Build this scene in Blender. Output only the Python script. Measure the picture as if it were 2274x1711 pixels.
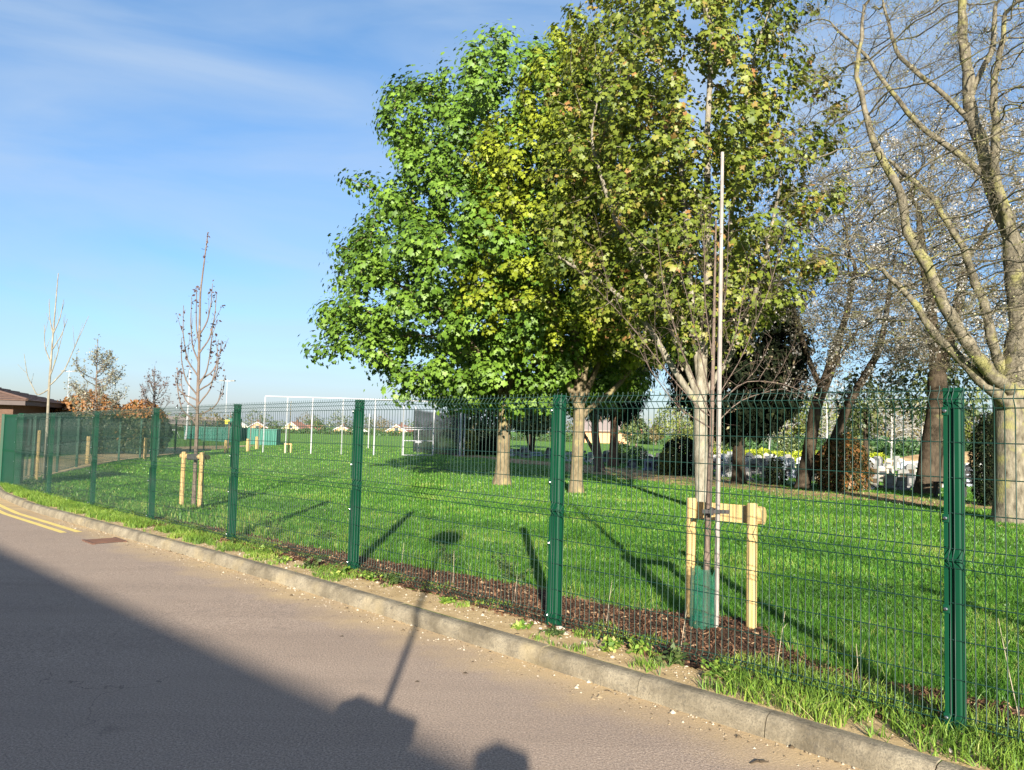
import bpy, math, random
import numpy as np
from mathutils import Vector, Matrix, noise as mnoise

for o in list(bpy.data.objects): bpy.data.objects.remove(o)
S = bpy.context.scene
COL = S.collection
R = math.radians

# ------------------------------------------------------------------ camera
EYE = 1.65
PITCH, ROLL, FPX, CX, CY = R(3.3), R(1.5), 1710.0, 1137.0, 855.5
_F = Vector((0, math.cos(PITCH), math.sin(PITCH))); _U0 = Vector((0, -math.sin(PITCH), math.cos(PITCH)))
_R0 = Vector((1, 0, 0))
_Rt = _R0*math.cos(ROLL) + _U0*math.sin(ROLL); _Up = _U0*math.cos(ROLL) - _R0*math.sin(ROLL)
cd = bpy.data.cameras.new('camera'); cam = bpy.data.objects.new('camera', cd); COL.objects.link(cam)
cam.matrix_world = Matrix(((_Rt.x, _Up.x, -_F.x, 0), (_Rt.y, _Up.y, -_F.y, 0), (_Rt.z, _Up.z, -_F.z, EYE), (0, 0, 0, 1)))
cd.sensor_width = 36; cd.lens = 36*FPX/2274; cd.clip_end = 4000; cd.clip_start = .05
S.camera = cam

# ------------------------------------------------------------------ light
SUN_TAN = 0.30
SUN_DIR = Vector((-0.025, 1, -SUN_TAN)).normalized()      # the way the light travels
w = bpy.data.worlds.new('World'); S.world = w; w.use_nodes = True
nt = w.node_tree; nt.nodes.clear()
wo = nt.nodes.new('ShaderNodeOutputWorld'); bg = nt.nodes.new('ShaderNodeBackground')
sky = nt.nodes.new('ShaderNodeTexSky'); sky.sky_type = 'NISHITA'; sky.sun_disc = False
sky.sun_elevation = math.atan(SUN_TAN); sky.sun_rotation = R(180 - 1.4)
sky.air_density = 1.0; sky.dust_density = 0.6; sky.ozone_density = 2.2; sky.altitude = 0
# thin streaks of high cloud
tc = nt.nodes.new('ShaderNodeTexCoord'); mp = nt.nodes.new('ShaderNodeMapping')
mp.inputs['Rotation'].default_value = (0.15, 0.45, 0.3); mp.inputs['Scale'].default_value = (1.2, 1.6, 5.5)
cn = nt.nodes.new('ShaderNodeTexNoise'); cn.inputs['Scale'].default_value = 1.7; cn.inputs['Detail'].default_value = 6
cn.inputs['Distortion'].default_value = 0.6
cr = nt.nodes.new('ShaderNodeMapRange'); cr.inputs['From Min'].default_value = .33; cr.inputs['From Max'].default_value = .74
cr.inputs['To Max'].default_value = .7
mx = nt.nodes.new('ShaderNodeMix'); mx.data_type = 'RGBA'
mx.inputs[7].default_value = (3.1, 3.75, 4.6, 1)
L = nt.links
L.new(tc.outputs['Generated'], mp.inputs['Vector']); L.new(mp.outputs[0], cn.inputs['Vector'])
L.new(cn.outputs['Fac'], cr.inputs['Value']); L.new(cr.outputs[0], mx.inputs[0])
# bluer low sky than the dry-air model gives
sxyz = nt.nodes.new('ShaderNodeSeparateXYZ'); L.new(tc.outputs['Generated'], sxyz.inputs[0])
tint = nt.nodes.new('ShaderNodeValToRGB'); te = tint.color_ramp.elements
te[0].position = 0.0; te[0].color = (.58, .62, .82, 1); te[1].position = .5; te[1].color = (.52, .86, 1.08, 1)
e4 = te.new(.8); e4.color = (1.05, .86, 1.02, 1); e3 = te.new(.12); e3.color = (.62, .78, 1.0, 1)
mul = nt.nodes.new('ShaderNodeMix'); mul.data_type = 'RGBA'; mul.blend_type = 'MULTIPLY'; mul.inputs[0].default_value = 1
L.new(sxyz.outputs[2], tint.inputs[0]); L.new(sky.outputs[0], mul.inputs[6]); L.new(tint.outputs[0], mul.inputs[7]); L.new(mul.outputs[2], mx.inputs[6]); L.new(mx.outputs[2], bg.inputs['Color'])
bg.inputs['Strength'].default_value = 0.069
L.new(bg.outputs[0], wo.inputs['Surface'])
sd = bpy.data.lights.new('sun', 'SUN'); sd.energy = 5.0; sd.angle = R(.55); sd.color = (1.0, .93, .80)
so = bpy.data.objects.new('sun', sd); COL.objects.link(so)
so.rotation_euler = SUN_DIR.to_track_quat('-Z', 'Y').to_euler(); so.location = (0, -30, 20)
S.view_settings.view_transform = 'Standard'; S.view_settings.look = 'None'
S.view_settings.gamma = 1; S.view_settings.exposure = 1.5

# ------------------------------------------------------------------ helpers
def tag(o, label=None, cat=None, group=None, kind=None):
    if label: o['label'] = label
    if cat: o['category'] = cat
    if group: o['group'] = group
    if kind: o['kind'] = kind
    return o

def empty(name, loc=(0, 0, 0), rz=0, label=None, cat=None, group=None):
    o = bpy.data.objects.new(name, None); COL.objects.link(o); o.empty_display_size = .2
    o.location = loc; o.rotation_euler = (0, 0, rz)
    return tag(o, label, cat, group)

def copy_tree(o, parent=None):
    c = o.copy(); COL.objects.link(c); c.parent = parent
    for ch in list(o.children): copy_tree(ch, c)
    return c

def np_mesh(name, V, F, mat=None, parent=None, tone=None, smooth=False):
    V = np.asarray(V, np.float32).reshape(-1, 3); me = bpy.data.meshes.new(name)
    groups = F if isinstance(F, list) else [F]
    groups = [np.asarray(f, np.int32) for f in groups if len(f)]
    loops = np.concatenate([f.ravel() for f in groups])
    tot = np.concatenate([np.full(len(f), f.shape[1], np.int32) for f in groups])
    start = np.concatenate([[0], np.cumsum(tot)[:-1]]).astype(np.int32)
    me.vertices.add(len(V)); me.vertices.foreach_set('co', V.ravel())
    me.loops.add(len(loops)); me.loops.foreach_set('vertex_index', loops)
    me.polygons.add(len(tot)); me.polygons.foreach_set('loop_start', start)
    if smooth: me.polygons.foreach_set('use_smooth', np.ones(len(tot), bool))
    if tone is not None:
        a = me.attributes.new('tone', 'FLOAT', 'POINT'); a.data.foreach_set('value', np.asarray(tone, np.float32))
    me.update(calc_edges=True)
    if mat: me.materials.append(mat)
    o = bpy.data.objects.new(name, me); COL.objects.link(o)
    if parent: o.parent = parent
    return o

class MB:
    """collects simple solids into one mesh"""
    def __init__(s): s.v = []; s.f = []
    def add(s, vs, fs):
        b = len(s.v); s.v += [tuple(v) for v in vs]; s.f += [tuple(i+b for i in f) for f in fs]; return s
    def box(s, x0, x1, y0, y1, z0, z1, bev=0.0):
        if bev <= 0:
            return s.add([(x0,y0,z0),(x1,y0,z0),(x1,y1,z0),(x0,y1,z0),(x0,y0,z1),(x1,y0,z1),(x1,y1,z1),(x0,y1,z1)],
                  [(0,3,2,1),(4,5,6,7),(0,1,5,4),(1,2,6,5),(2,3,7,6),(3,0,4,7)])
        b = bev
        ring = lambda i, z: [(x0+i,y0+b,z),(x0+b,y0+i,z),(x1-b,y0+i,z),(x1-i,y0+b,z),(x1-i,y1-b,z),(x1-b,y1-i,z),(x0+b,y1-i,z),(x0+i,y1-b,z)]
        vs = ring(b*.7, z0) + ring(0, z0+b) + ring(0, z1-b) + ring(b*.7, z1)
        fs = [tuple(range(7, -1, -1)), tuple(range(24, 32))]
        for k in range(3):
            for i in range(8):
                j = (i+1) % 8; fs.append((k*8+i, k*8+j, k*8+8+j, k*8+8+i))
        return s.add(vs, fs)
    def tube(s, pts, r, n=6, cap=True):
        pts = [Vector(p) for p in pts]; rs = r if isinstance(r, (list, tuple)) else [r]*len(pts)
        t = (pts[1]-pts[0]).normalized(); a = Vector((0, 0, 1)) if abs(t.z) < .9 else Vector((1, 0, 0))
        u = t.cross(a).normalized(); vs = []; fs = []
        for i, p in enumerate(pts):
            t = (pts[min(i+1, len(pts)-1)]-pts[max(i-1, 0)]).normalized()
            u = (u - t*u.dot(t)).normalized(); q = t.cross(u)
            for k in range(n):
                an = 2*math.pi*k/n; vs.append(p + (u*math.cos(an)+q*math.sin(an))*rs[i])
        for i in range(len(pts)-1):
            for k in range(n):
                j = (k+1) % n; fs.append((i*n+k, i*n+j, i*n+n+j, i*n+n+k))
        if cap: fs += [tuple(range(n-1, -1, -1)), tuple(range((len(pts)-1)*n, len(pts)*n))]
        return s.add(vs, fs)
    def prism(s, prof, axis, a0, a1):
        """closed 2-D outline pushed along an axis ('x': prof is (y,z), 'y': prof is (x,z), 'z': (x,y))"""
        n = len(prof)
        mk = {'x': lambda p, a: (a, p[0], p[1]), 'y': lambda p, a: (p[0], a, p[1]), 'z': lambda p, a: (p[0], p[1], a)}[axis]
        vs = [mk(p, a0) for p in prof] + [mk(p, a1) for p in prof]
        fs = [tuple(range(n)), tuple(range(2*n-1, n-1, -1))] + [((i+1) % n, i, i+n, (i+1) % n+n) for i in range(n)]
        return s.add(vs, fs)
    def build(s, name, mat, parent=None, smooth=False):
        me = bpy.data.meshes.new(name); me.from_pydata(s.v, [], s.f); me.update()
        if smooth: me.polygons.foreach_set('use_smooth', [True]*len(me.polygons))
        if mat: me.materials.append(mat)
        o = bpy.data.objects.new(name, me); COL.objects.link(o)
        if parent: o.parent = parent
        return o

def sstep(a, b, x):
    t = np.clip((np.asarray(x, float)-a)/(b-a), 0, 1); return t*t*(3-2*t)
Q2 = math.sqrt(2)
def gz(x, y):
    """height of the ground: level near, a gentle fall to the left along the fence, lower beyond the playing field"""
    x = np.asarray(x, float); y = np.asarray(y, float)
    z = -0.25*sstep(5, 26, (y-x)/1.414) - 4.2*sstep(140, 250, np.hypot(x, y))
    return z
def G(x, y): return float(gz(x, y))
def sn(s, n): return ((n-s)/Q2, (n+s)/Q2)
def spot(px, py, dz=0.0):
    """the point of the ground seen at a point of the photograph"""
    d = _F + _Rt*((px-CX)/FPX) - _Up*((py-CY)/FPX); lo, hi = .5, 500
    for _ in range(50):
        m = (lo+hi)/2; P = d*m
        if P.z+EYE > G(P.x, P.y)+dz: lo = m
        else: hi = m
    P = d*lo; return Vector((P.x, P.y, P.z+EYE))

# ------------------------------------------------------------------ materials
def new_mat(name):
    m = bpy.data.materials.new(name); m.use_nodes = True; t = m.node_tree
    return m, t, t.nodes['Principled BSDF'], t.nodes['Material Output']
def N(t, typ, **kw):
    n = t.nodes.new(typ)
    for k, v in kw.items():
        if k in n.inputs: n.inputs[k].default_value = v
        else: setattr(n, k, v)
    return n
def ramp(t, fac, stops):
    r = t.nodes.new('ShaderNodeValToRGB'); e = r.color_ramp.elements
    while len(e) < len(stops): e.new(.5)
    for el, (p, c) in zip(e, stops): el.position = p; el.color = (*c, 1)
    t.links.new(fac, r.inputs[0]); return r.outputs[0]
def mixc(t, fac, a, b):
    m = t.nodes.new('ShaderNodeMix'); m.data_type = 'RGBA'
    for i, v in ((0, fac), (6, a), (7, b)):
        if hasattr(v, 'links'): t.links.new(v, m.inputs[i])
        elif i == 0: m.inputs[0].default_value = v
        else: m.inputs[i].default_value = (*v, 1)
    return m.outputs[2]
def noise(t, vec, scale, detail=4, rough=.55, dist=0):
    n = N(t, 'ShaderNodeTexNoise', Scale=scale, Detail=detail, Roughness=rough, Distortion=dist)
    if vec is not None: t.links.new(vec, n.inputs['Vector'])
    return n.outputs['Fac']
def rng(t, v, a, b, c=0.0, d=1.0):
    n = N(t, 'ShaderNodeMapRange'); n.inputs[1].default_value = a; n.inputs[2].default_value = b
    n.inputs[3].default_value = c; n.inputs[4].default_value = d; t.links.new(v, n.inputs[0]); return n.outputs[0]
def bump(t, bs, h, strength=.5, dist=.02):
    b = N(t, 'ShaderNodeBump', Strength=strength, Distance=dist); t.links.new(h, b.inputs['Height']); t.links.new(b.outputs[0], bs.inputs['Normal'])
def geo(t): return t.nodes.new('ShaderNodeNewGeometry').outputs['Position']
def objc(t): return t.nodes.new('ShaderNodeTexCoord').outputs['Object']

def simple(name, c1, c2=None, scale=6, rough=.7, bmp=0, bscale=30, bdist=.01, metal=0, spec=.4, world=False, stretch=None, clearcoat=0):
    m, t, b, o = new_mat(name)
    v = geo(t) if world else objc(t)
    if stretch:
        mpn = N(t, 'ShaderNodeMapping'); mpn.inputs['Scale'].default_value = stretch; t.links.new(v, mpn.inputs[0]); v = mpn.outputs[0]
    c2 = c2 or tuple(x*.7 for x in c1)
    t.links.new(ramp(t, noise(t, v, scale, 5, .6), [(.3, c1), (.7, c2)]), b.inputs['Base Color'])
    b.inputs['Roughness'].default_value = rough; b.inputs['Metallic'].default_value = metal
    b.inputs['Specular IOR Level'].default_value = spec
    if bmp: bump(t, b, noise(t, v, bscale, 4, .6), bmp, bdist)
    return m

def leaf_mat(name, stops, trans=.3, rough=.5, spec=.35):
    m, t, b, o = new_mat(name)
    at = N(t, 'ShaderNodeAttribute', attribute_name='tone')
    c = ramp(t, at.outputs['Fac'], stops)
    t.links.new(c, b.inputs['Base Color']); b.inputs['Roughness'].default_value = rough
    b.inputs['Specular IOR Level'].default_value = spec
    if trans > 0:
        tr = N(t, 'ShaderNodeBsdfTranslucent'); t.links.new(c, tr.inputs['Color'])
        mxs = N(t, 'ShaderNodeMixShader'); mxs.inputs[0].default_value = trans
        t.links.new(b.outputs[0], mxs.inputs[1]); t.links.new(tr.outputs[0], mxs.inputs[2]); t.links.new(mxs.outputs[0], o.inputs['Surface'])
    return m

def bark_mat(name, c1, c2, c3, scale=3.0, lich=.55):
    m, t, b, o = new_mat(name); v = objc(t)
    mpn = N(t, 'ShaderNodeMapping'); mpn.inputs['Scale'].default_value = (1, 1, .35); t.links.new(v, mpn.inputs[0])
    a = ramp(t, noise(t, mpn.outputs[0], scale*4, 6, .65), [(.3, c1), (.68, c2)])
    k = rng(t, noise(t, v, scale*.8, 4, .6), lich, lich+.12)
    t.links.new(mixc(t, k, a, c3), b.inputs['Base Color']); b.inputs['Roughness'].default_value = .9
    b.inputs['Specular IOR Level'].default_value = .15
    bump(t, b, noise(t, mpn.outputs[0], scale*14, 5, .6), .6, .02)
    return m

M = {}
# grass ground
def lawn_material(name, dark, mid, light, dry):
    m, t, b, o = new_mat(name); p = geo(t)
    c = ramp(t, noise(t, p, 9, 6, .75), [(.3, dark), (.5, mid), (.72, light)])
    c = mixc(t, rng(t, noise(t, p, .35, 4, .6), .46, .72, 0, .55), c, dry)
    c = mixc(t, rng(t, noise(t, p, 60, 3, .7), .42, .62, 0, .3), c, dark)
    t.links.new(c, b.inputs['Base Color']); b.inputs['Roughness'].default_value = .85; b.inputs['Specular IOR Level'].default_value = .2
    bump(t, b, noise(t, p, 35, 5, .7), 1.0, .06)
    return m
M['lawn'] = lawn_material('lawn_grass', (.075, .165, .02), (.13, .27, .032), (.19, .36, .05), (.26, .36, .075))
M['blade'] = leaf_mat('grass_blade', [(0, (.026, .085, .008)), (.5, (.075, .205, .016)), (.85, (.14, .29, .028)), (1, (.28, .31, .08))], .3, .45, .4)
M['verge_blade'] = leaf_mat('verge_blade', [(0, (.07, .14, .02)), (.5, (.16, .27, .035)), (.85, (.28, .36, .06)), (1, (.40, .36, .14))], .3, .5, .3)
# road: pinkish grey asphalt with sandy dust along the kerb
def road_material():
    m, t, b, o = new_mat('road_asphalt'); p = geo(t)
    c = ramp(t, noise(t, p, 75, 2, .85), [(.36, (.20, .155, .125)), (.5, (.355, .268, .203)), (.64, (.52, .405, .315))])
    c = mixc(t, rng(t, noise(t, p, .7, 5, .6), .35, .7, 0, .45), c, (.345, .27, .21))
    c = mixc(t, rng(t, noise(t, p, 3.5, 5, .7), .55, .75, 0, .35), c, (.25, .20, .17))
    sp = N(t, 'ShaderNodeSeparateXYZ'); t.links.new(p, sp.inputs[0])
    ad = N(t, 'ShaderNodeMath', operation='ADD'); t.links.new(sp.outputs[0], ad.inputs[0]); t.links.new(sp.outputs[1], ad.inputs[1])
    k = N(t, 'ShaderNodeMath', operation='MULTIPLY_ADD'); t.links.new(noise(t, p, 1.6, 5, .65), k.inputs[0]); k.inputs[1].default_value = 1.3; t.links.new(ad.outputs[0], k.inputs[2])
    dust = rng(t, k.outputs[0], 6.0, 6.9, 0, .85)
    c = mixc(t, dust, c, (.56, .40, .20))
    mpr = N(t, 'ShaderNodeMapping'); mpr.inputs['Rotation'].default_value = (0, 0, R(45)); mpr.inputs['Scale'].default_value = (.12, 1.3, 1); t.links.new(p, mpr.inputs[0])
    c = mixc(t, rng(t, noise(t, mpr.outputs[0], 1.6, 4, .6), .42, .68, 0, .30), c, (.215, .165, .13))
    ck = N(t, 'ShaderNodeTexVoronoi', Scale=.42, feature='DISTANCE_TO_EDGE'); wp = N(t, 'ShaderNodeVectorMath', operation='ADD'); nz = N(t, 'ShaderNodeTexNoise', Scale=2.2, Detail=6.0); t.links.new(p, nz.inputs['Vector']); t.links.new(p, wp.inputs[0]); t.links.new(nz.outputs['Color'], wp.inputs[1]); t.links.new(wp.outputs[0], ck.inputs['Vector'])
    ckm = N(t, 'ShaderNodeMath', operation='MULTIPLY'); t.links.new(rng(t, ck.outputs['Distance'], .0, .0035, .55, 0), ckm.inputs[0]); t.links.new(rng(t, noise(t, p, .5, 2, .5), .48, .6), ckm.inputs[1])
    c = mixc(t, ckm.outputs[0], c, (.08, .06, .05))
    c = mixc(t, rng(t, noise(t, p, 1.9, 3, .5), .68, .78, 0, .45), c, (.15, .12, .10))
    vo = N(t, 'ShaderNodeTexVoronoi', Scale=55.0); t.links.new(p, vo.inputs['Vector'])
    c = mixc(t, rng(t, vo.outputs['Distance'], .0, .17, .5, 0), c, (.66, .60, .53))
    t.links.new(c, b.inputs['Base Color']); b.inputs['Roughness'].default_value = .9; b.inputs['Specular IOR Level'].default_value = .12
    bump(t, b, noise(t, p, 80, 3, .8), .9, .008)
    return m
M['road'] = road_material()
M['path'] = simple('path_tarmac', (.20, .175, .165), (.27, .24, .225), 4, .9, .4, 120, .005, world=True)
def kerb_material():
    m, t, b, o = new_mat('kerb_concrete'); p = geo(t)
    c = ramp(t, noise(t, p, 3.0, 7, .7), [(.34, (.125, .104, .072)), (.5, (.23, .195, .138)), (.66, (.33, .285, .205))])
    c = mixc(t, rng(t, noise(t, p, 90, 3, .85), .48, .62, 0, .6), c, (.10, .09, .07))
    c = mixc(t, rng(t, noise(t, p, 9, 6, .8), .54, .66, 0, .7), c, (.09, .08, .066))
    c = mixc(t, rng(t, noise(t, p, 1.3, 4, .6), .55, .72, 0, .55), c, (.36, .285, .155))
    t.links.new(c, b.inputs['Base Color']); b.inputs['Roughness'].default_value = .92; b.inputs['Specular IOR Level'].default_value = .15
    bump(t, b, noise(t, p, 45, 6, .8), .9, .012)
    return m
M['kerb'] = kerb_material()
M['dirt'] = simple('verge_dirt', (.36, .25, .12), (.54, .40, .22), 7, .95, .6, 55, .012, spec=.1, world=True)
M['soil'] = simple('bare_soil', (.20, .13, .06), (.56, .38, .20), 1.6, .95, .5, 14, .03, spec=.1, world=True)
M['mulch'] = simple('bark_mulch', (.04, .021, .013), (.11, .058, .033), 40, .9, 1.0, 60, .04, spec=.2, world=True)
M['chip'] = leaf_mat('mulch_chip', [(0, (.04, .02, .012)), (.45, (.11, .055, .03)), (.8, (.20, .105, .055)), (1, (.42, .28, .16))], 0, .75, .25)
M['grit'] = leaf_mat('grit_bits', [(0, (.12, .085, .05)), (.6, (.34, .26, .16)), (1, (.62, .54, .42))], 0, .9, .1)
M['leaf_clover'] = leaf_mat('leaf_clover', [(0, (.03, .08, .014)), (1, (.08, .17, .03))], .2)
M['yellow'] = simple('yellow_line_paint', (.85, .64, .15), (.62, .46, .16), 14, .8, .3, 120, .004, world=True)
M['green'] = simple('green_fence_paint', (.002, .046, .020), (.002, .038, .018), 5, .45, .05, 60, .002, spec=.22)
M['wire'] = simple('green_wire', (.004, .034, .022), (.005, .028, .02), 5, .45, spec=.5)
M['gatedark'] = simple('gate_sheet', (.003, .045, .024), (.003, .035, .02), 4, .45)
M['steel'] = simple('bolt_steel', (.62, .62, .63), (.5, .5, .5), 20, .3, metal=1)
M['black'] = simple('black_rubber', (.02, .02, .02), (.035, .03, .03), 30, .7)
M['pine'] = simple('new_timber', (.40, .265, .10), (.50, .36, .17), 4, .7, .3, 40, .004, spec=.2, stretch=(9, 9, .8))
M['whitepaint'] = simple('white_paint', (.44, .44, .45), (.36, .36, .37), 5, .5)
M['pole'] = simple('weathered_pole', (.34, .30, .27), (.20, .17, .15), 9, .7, .2, 60, .003, stretch=(4, 4, 1))
M['roofleft'] = simple('brown_tiles', (.075, .043, .032), (.11, .066, .05), 8, .85, .3, 30, .01)
M['fascia'] = simple('dark_fascia', (.045, .03, .026), (.06, .04, .035), 5, .6)
M['tank'] = simple('green_sheet_metal', (.012, .15, .105), (.02, .12, .09), 2, .5)
M['yellowsign'] = simple('yellow_sign', (.75, .62, .03), (.7, .58, .03), 2, .5)
def brick_material(name, c1, c2, mortar, scale=1.0):
    m, t, b, o = new_mat(name); v = objc(t)
    sp = N(t, 'ShaderNodeSeparateXYZ'); t.links.new(v, sp.inputs[0]); cb = N(t, 'ShaderNodeCombineXYZ')
    ad = N(t, 'ShaderNodeMath', operation='ADD'); t.links.new(sp.outputs[0], ad.inputs[0]); t.links.new(sp.outputs[1], ad.inputs[1])
    t.links.new(ad.outputs[0], cb.inputs[0]); t.links.new(sp.outputs[2], cb.inputs[1])
    br = N(t, 'ShaderNodeTexBrick', Scale=scale*4.4); br.inputs['Color1'].default_value = (*c1, 1); br.inputs['Color2'].default_value = (*c2, 1)
    br.inputs['Mortar'].default_value = (*mortar, 1); br.inputs['Mortar Size'].default_value = .012
    t.links.new(cb.outputs[0], br.inputs['Vector']); t.links.new(br.outputs['Color'], b.inputs['Base Color']); b.inputs['Roughness'].default_value = .9
    return m
M['brick'] = brick_material('brown_brick', (.085, .042, .026), (.11, .058, .036), (.12, .095, .075))
M['brickyellow'] = brick_material('yellow_brick', (.62, .42, .20), (.68, .48, .25), (.5, .42, .3))
M['brickorange'] = brick_material('orange_brick', (.50, .25, .12), (.56, .30, .15), (.5, .4, .3))
M['roofred'] = simple('red_tiles', (.30, .13, .085), (.36, .18, .12), 6, .85)
M['roofgrey'] = simple('grey_tiles', (.20, .16, .145), (.27, .22, .20), 6, .85)
M['render'] = simple('pale_render', (.66, .60, .52), (.58, .52, .45), 3, .8)
M['glass'] = simple('window_glass', (.05, .06, .07), (.08, .09, .1), 3, .1)
M['bark_warm'] = bark_mat('bark_warm', (.09, .07, .04), (.22, .175, .108), (.25, .21, .095))
M['bark_lichen'] = bark_mat('bark_lichen', (.05, .042, .028), (.235, .205, .15), (.22, .205, .085), 3, .52)
M['bark_pale'] = bark_mat('bark_pale', (.12, .10, .072), (.30, .275, .215), (.25, .24, .10), 3, .6)
M['bark_dark'] = bark_mat('bark_dark', (.035, .026, .018), (.09, .068, .046), (.13, .12, .055), 3, .6)
M['bark_red'] = bark_mat('bark_red', (.08, .042, .025), (.16, .10, .065), (.19, .15, .08), 3, .6)
M['bark_brown'] = bark_mat('bark_brown', (.10, .07, .055), (.19, .145, .115), (.26, .22, .18), 6, .6)
M['bark_white'] = simple('bark_white', (.46, .44, .42), (.30, .28, .25), 8, .8)
M['leaf_syc'] = leaf_mat('leaf_sycamore', [(0, (.028, .064, .008)), (.45, (.085, .162, .015)), (1, (.18, .285, .036))], .18)
M['leaf_yel'] = leaf_mat('leaf_yellowgreen', [(0, (.075, .10, .007)), (.5, (.17, .21, .013)), (1, (.31, .35, .03))], .2)
M['leaf_oli'] = leaf_mat('leaf_olive', [(0, (.04, .068, .008)), (.42, (.115, .15, .016)), (.74, (.19, .215, .03)), (.86, (.24, .17, .045)), (1, (.28, .12, .045))], .2)
M['leaf_yew'] = leaf_mat('leaf_yew', [(0, (.004, .007, .003)), (.75, (.010, .016, .007)), (1, (.035, .042, .016))], .03, .8, .1)
M['leaf_bud'] = leaf_mat('leaf_bud', [(0, (.09, .06, .035)), (.4, (.20, .16, .09)), (.75, (.36, .33, .18)), (1, (.22, .28, .045))], .25)
M['blossom'] = leaf_mat('plum_blossom', [(0, (.07, .06, .035)), (.35, (.17, .15, .11)), (.6, (.38, .35, .31)), (1, (.72, .70, .68))], .25)
M['leaf_pho'] = leaf_mat('leaf_photinia', [(0, (.025, .04, .014)), (.4, (.075, .085, .026)), (.65, (.16, .08, .024)), (1, (.255, .115, .036))], .2)
M['leaf_phored'] = leaf_mat('leaf_photinia_top', [(0, (.12, .07, .02)), (.4, (.34, .13, .035)), (1, (.50, .21, .06))], .2)
M['leaf_laurel'] = leaf_mat('leaf_laurel', [(0, (.022, .045, .018)), (.5, (.07, .10, .03)), (1, (.19, .21, .08))], .15, .4, .5)
M['leaf_spring'] = leaf_mat('leaf_spring', [(0, (.05, .065, .014)), (.5, (.12, .15, .026)), (1, (.21, .235, .05))], .25)
M['leaf_mid'] = leaf_mat('leaf_mid', [(0, (.025, .045, .014)), (.5, (.06, .095, .026)), (1, (.12, .15, .05))], .2)
M['leaf_tan'] = leaf_mat('leaf_tan', [(0, (.07, .055, .026)), (.5, (.135, .108, .045)), (1, (.21, .18, .08))], .2)
M['leaf_hedge'] = leaf_mat('leaf_goldhedge', [(0, (.22, .30, .02)), (.5, (.40, .46, .03)), (1, (.55, .56, .06))], .25)
M['leaf_darkhedge'] = leaf_mat('leaf_darkhedge', [(0, (.03, .075, .025)), (.5, (.055, .12, .035)), (1, (.09, .16, .05))], .2)
M['leaf_purple'] = leaf_mat('leaf_purple', [(0, (.055, .03, .035)), (.6, (.10, .06, .06)), (1, (.17, .11, .09))], .3)
M['leaf_silver'] = leaf_mat('leaf_silver', [(0, (.10, .10, .06)), (.5, (.20, .20, .14)), (1, (.34, .33, .26))], .25)
M['marble'] = simple('white_marble', (.48, .48, .47), (.29, .29, .28), 7, .5)
M['greystone'] = simple('grey_stone', (.22, .215, .205), (.13, .128, .122), 10, .8, .3, 60, .004)
M['granite'] = simple('dark_granite', (.035, .036, .04), (.06, .06, .066), 60, .25, spec=.5)
M['bluestone'] = simple('blue_grey_granite', (.27, .30, .36), (.22, .245, .30), 50, .45)
M['sandstone'] = simple('worn_sandstone', (.46, .39, .29), (.34, .28, .20), 8, .85)
M['redgranite'] = simple('red_granite', (.42, .20, .17), (.33, .15, .13), 40, .4)
M['pebble'] = simple('pebble_stone', (.52, .46, .38), (.40, .34, .27), 12, .85)
def net_material(name, col, fac, scale):
    m, t, b, o = new_mat(name)
    b.inputs['Base Color'].default_value = (*col, 1); b.inputs['Roughness'].default_value = .8
    tr = N(t, 'ShaderNodeBsdfTransparent'); mxs = N(t, 'ShaderNodeMixShader')
    k = rng(t, noise(t, objc(t), scale, 3, .6), .3, .7, fac-.18, fac+.18); t.links.new(k, mxs.inputs[0])
    t.links.new(tr.outputs[0], mxs.inputs[1]); t.links.new(b.outputs[0], mxs.inputs[2]); t.links.new(mxs.outputs[0], o.inputs['Surface'])
    return m
M['net'] = net_material('sports_net', (.02, .023, .027), .66, 1.5)
M['whitenet'] = net_material('goal_net', (.8, .8, .82), .55, 3)
M['guard'] = net_material('plastic_guard_mesh', (.004, .11, .065), .5, 60)

# ------------------------------------------------------------------ ground, road, kerb
KF_S = [-80, 18, 19.5, 22.5, 24.9, 38.2, 52.5, 72, 400]
KF_N = [4.37, 4.37, 4.46, 4.66, 5.02, 12.45, 23.6, 41, 340]
def kf(s): return np.interp(s, KF_S, KF_N)          # front of the kerb, in metres across the road, for s metres along it
KB = .135

def sheet(name, s, n2d, dz, mat, kind='structure', zfun=None):
    """grid over s (1-D) and n (len(s) x k)"""
    s = np.asarray(s); k = n2d.shape[1]; ss = np.repeat(s[:, None], k, 1)
    x = (n2d-ss)/Q2; y = (n2d+ss)/Q2; z = gz(x, y)+dz
    if zfun is not None: z = z+zfun(ss, n2d)
    V = np.stack([x, y, z], -1).reshape(-1, 3); i = np.arange(len(s)-1)[:, None]*k; j = np.arange(k-1)[None]
    a = (i+j).ravel(); F = np.stack([a, a+1, a+k+1, a+k], 1)
    return tag(np_mesh(name, V, F, mat, smooth=True), kind=kind)

sv = np.unique(np.concatenate([np.arange(-900, -30, 30), np.arange(-30, 60, 1.0), np.arange(60, 200, 5), np.arange(200, 1600, 40)]))
tt = np.concatenate([[0], np.geomspace(.25, 1800, 90)])
ground = sheet('ground', sv, kf(sv)[:, None]+KB*.5+tt[None, :], 0, M['lawn'])
tr_ = np.concatenate([-np.geomspace(300, .3, 40), [0]])
road = sheet('road', sv, kf(sv)[:, None]+.03+tr_[None, :], -.12, M['road'], zfun=lambda s, n: .105*sstep(25, 30, s))

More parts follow.
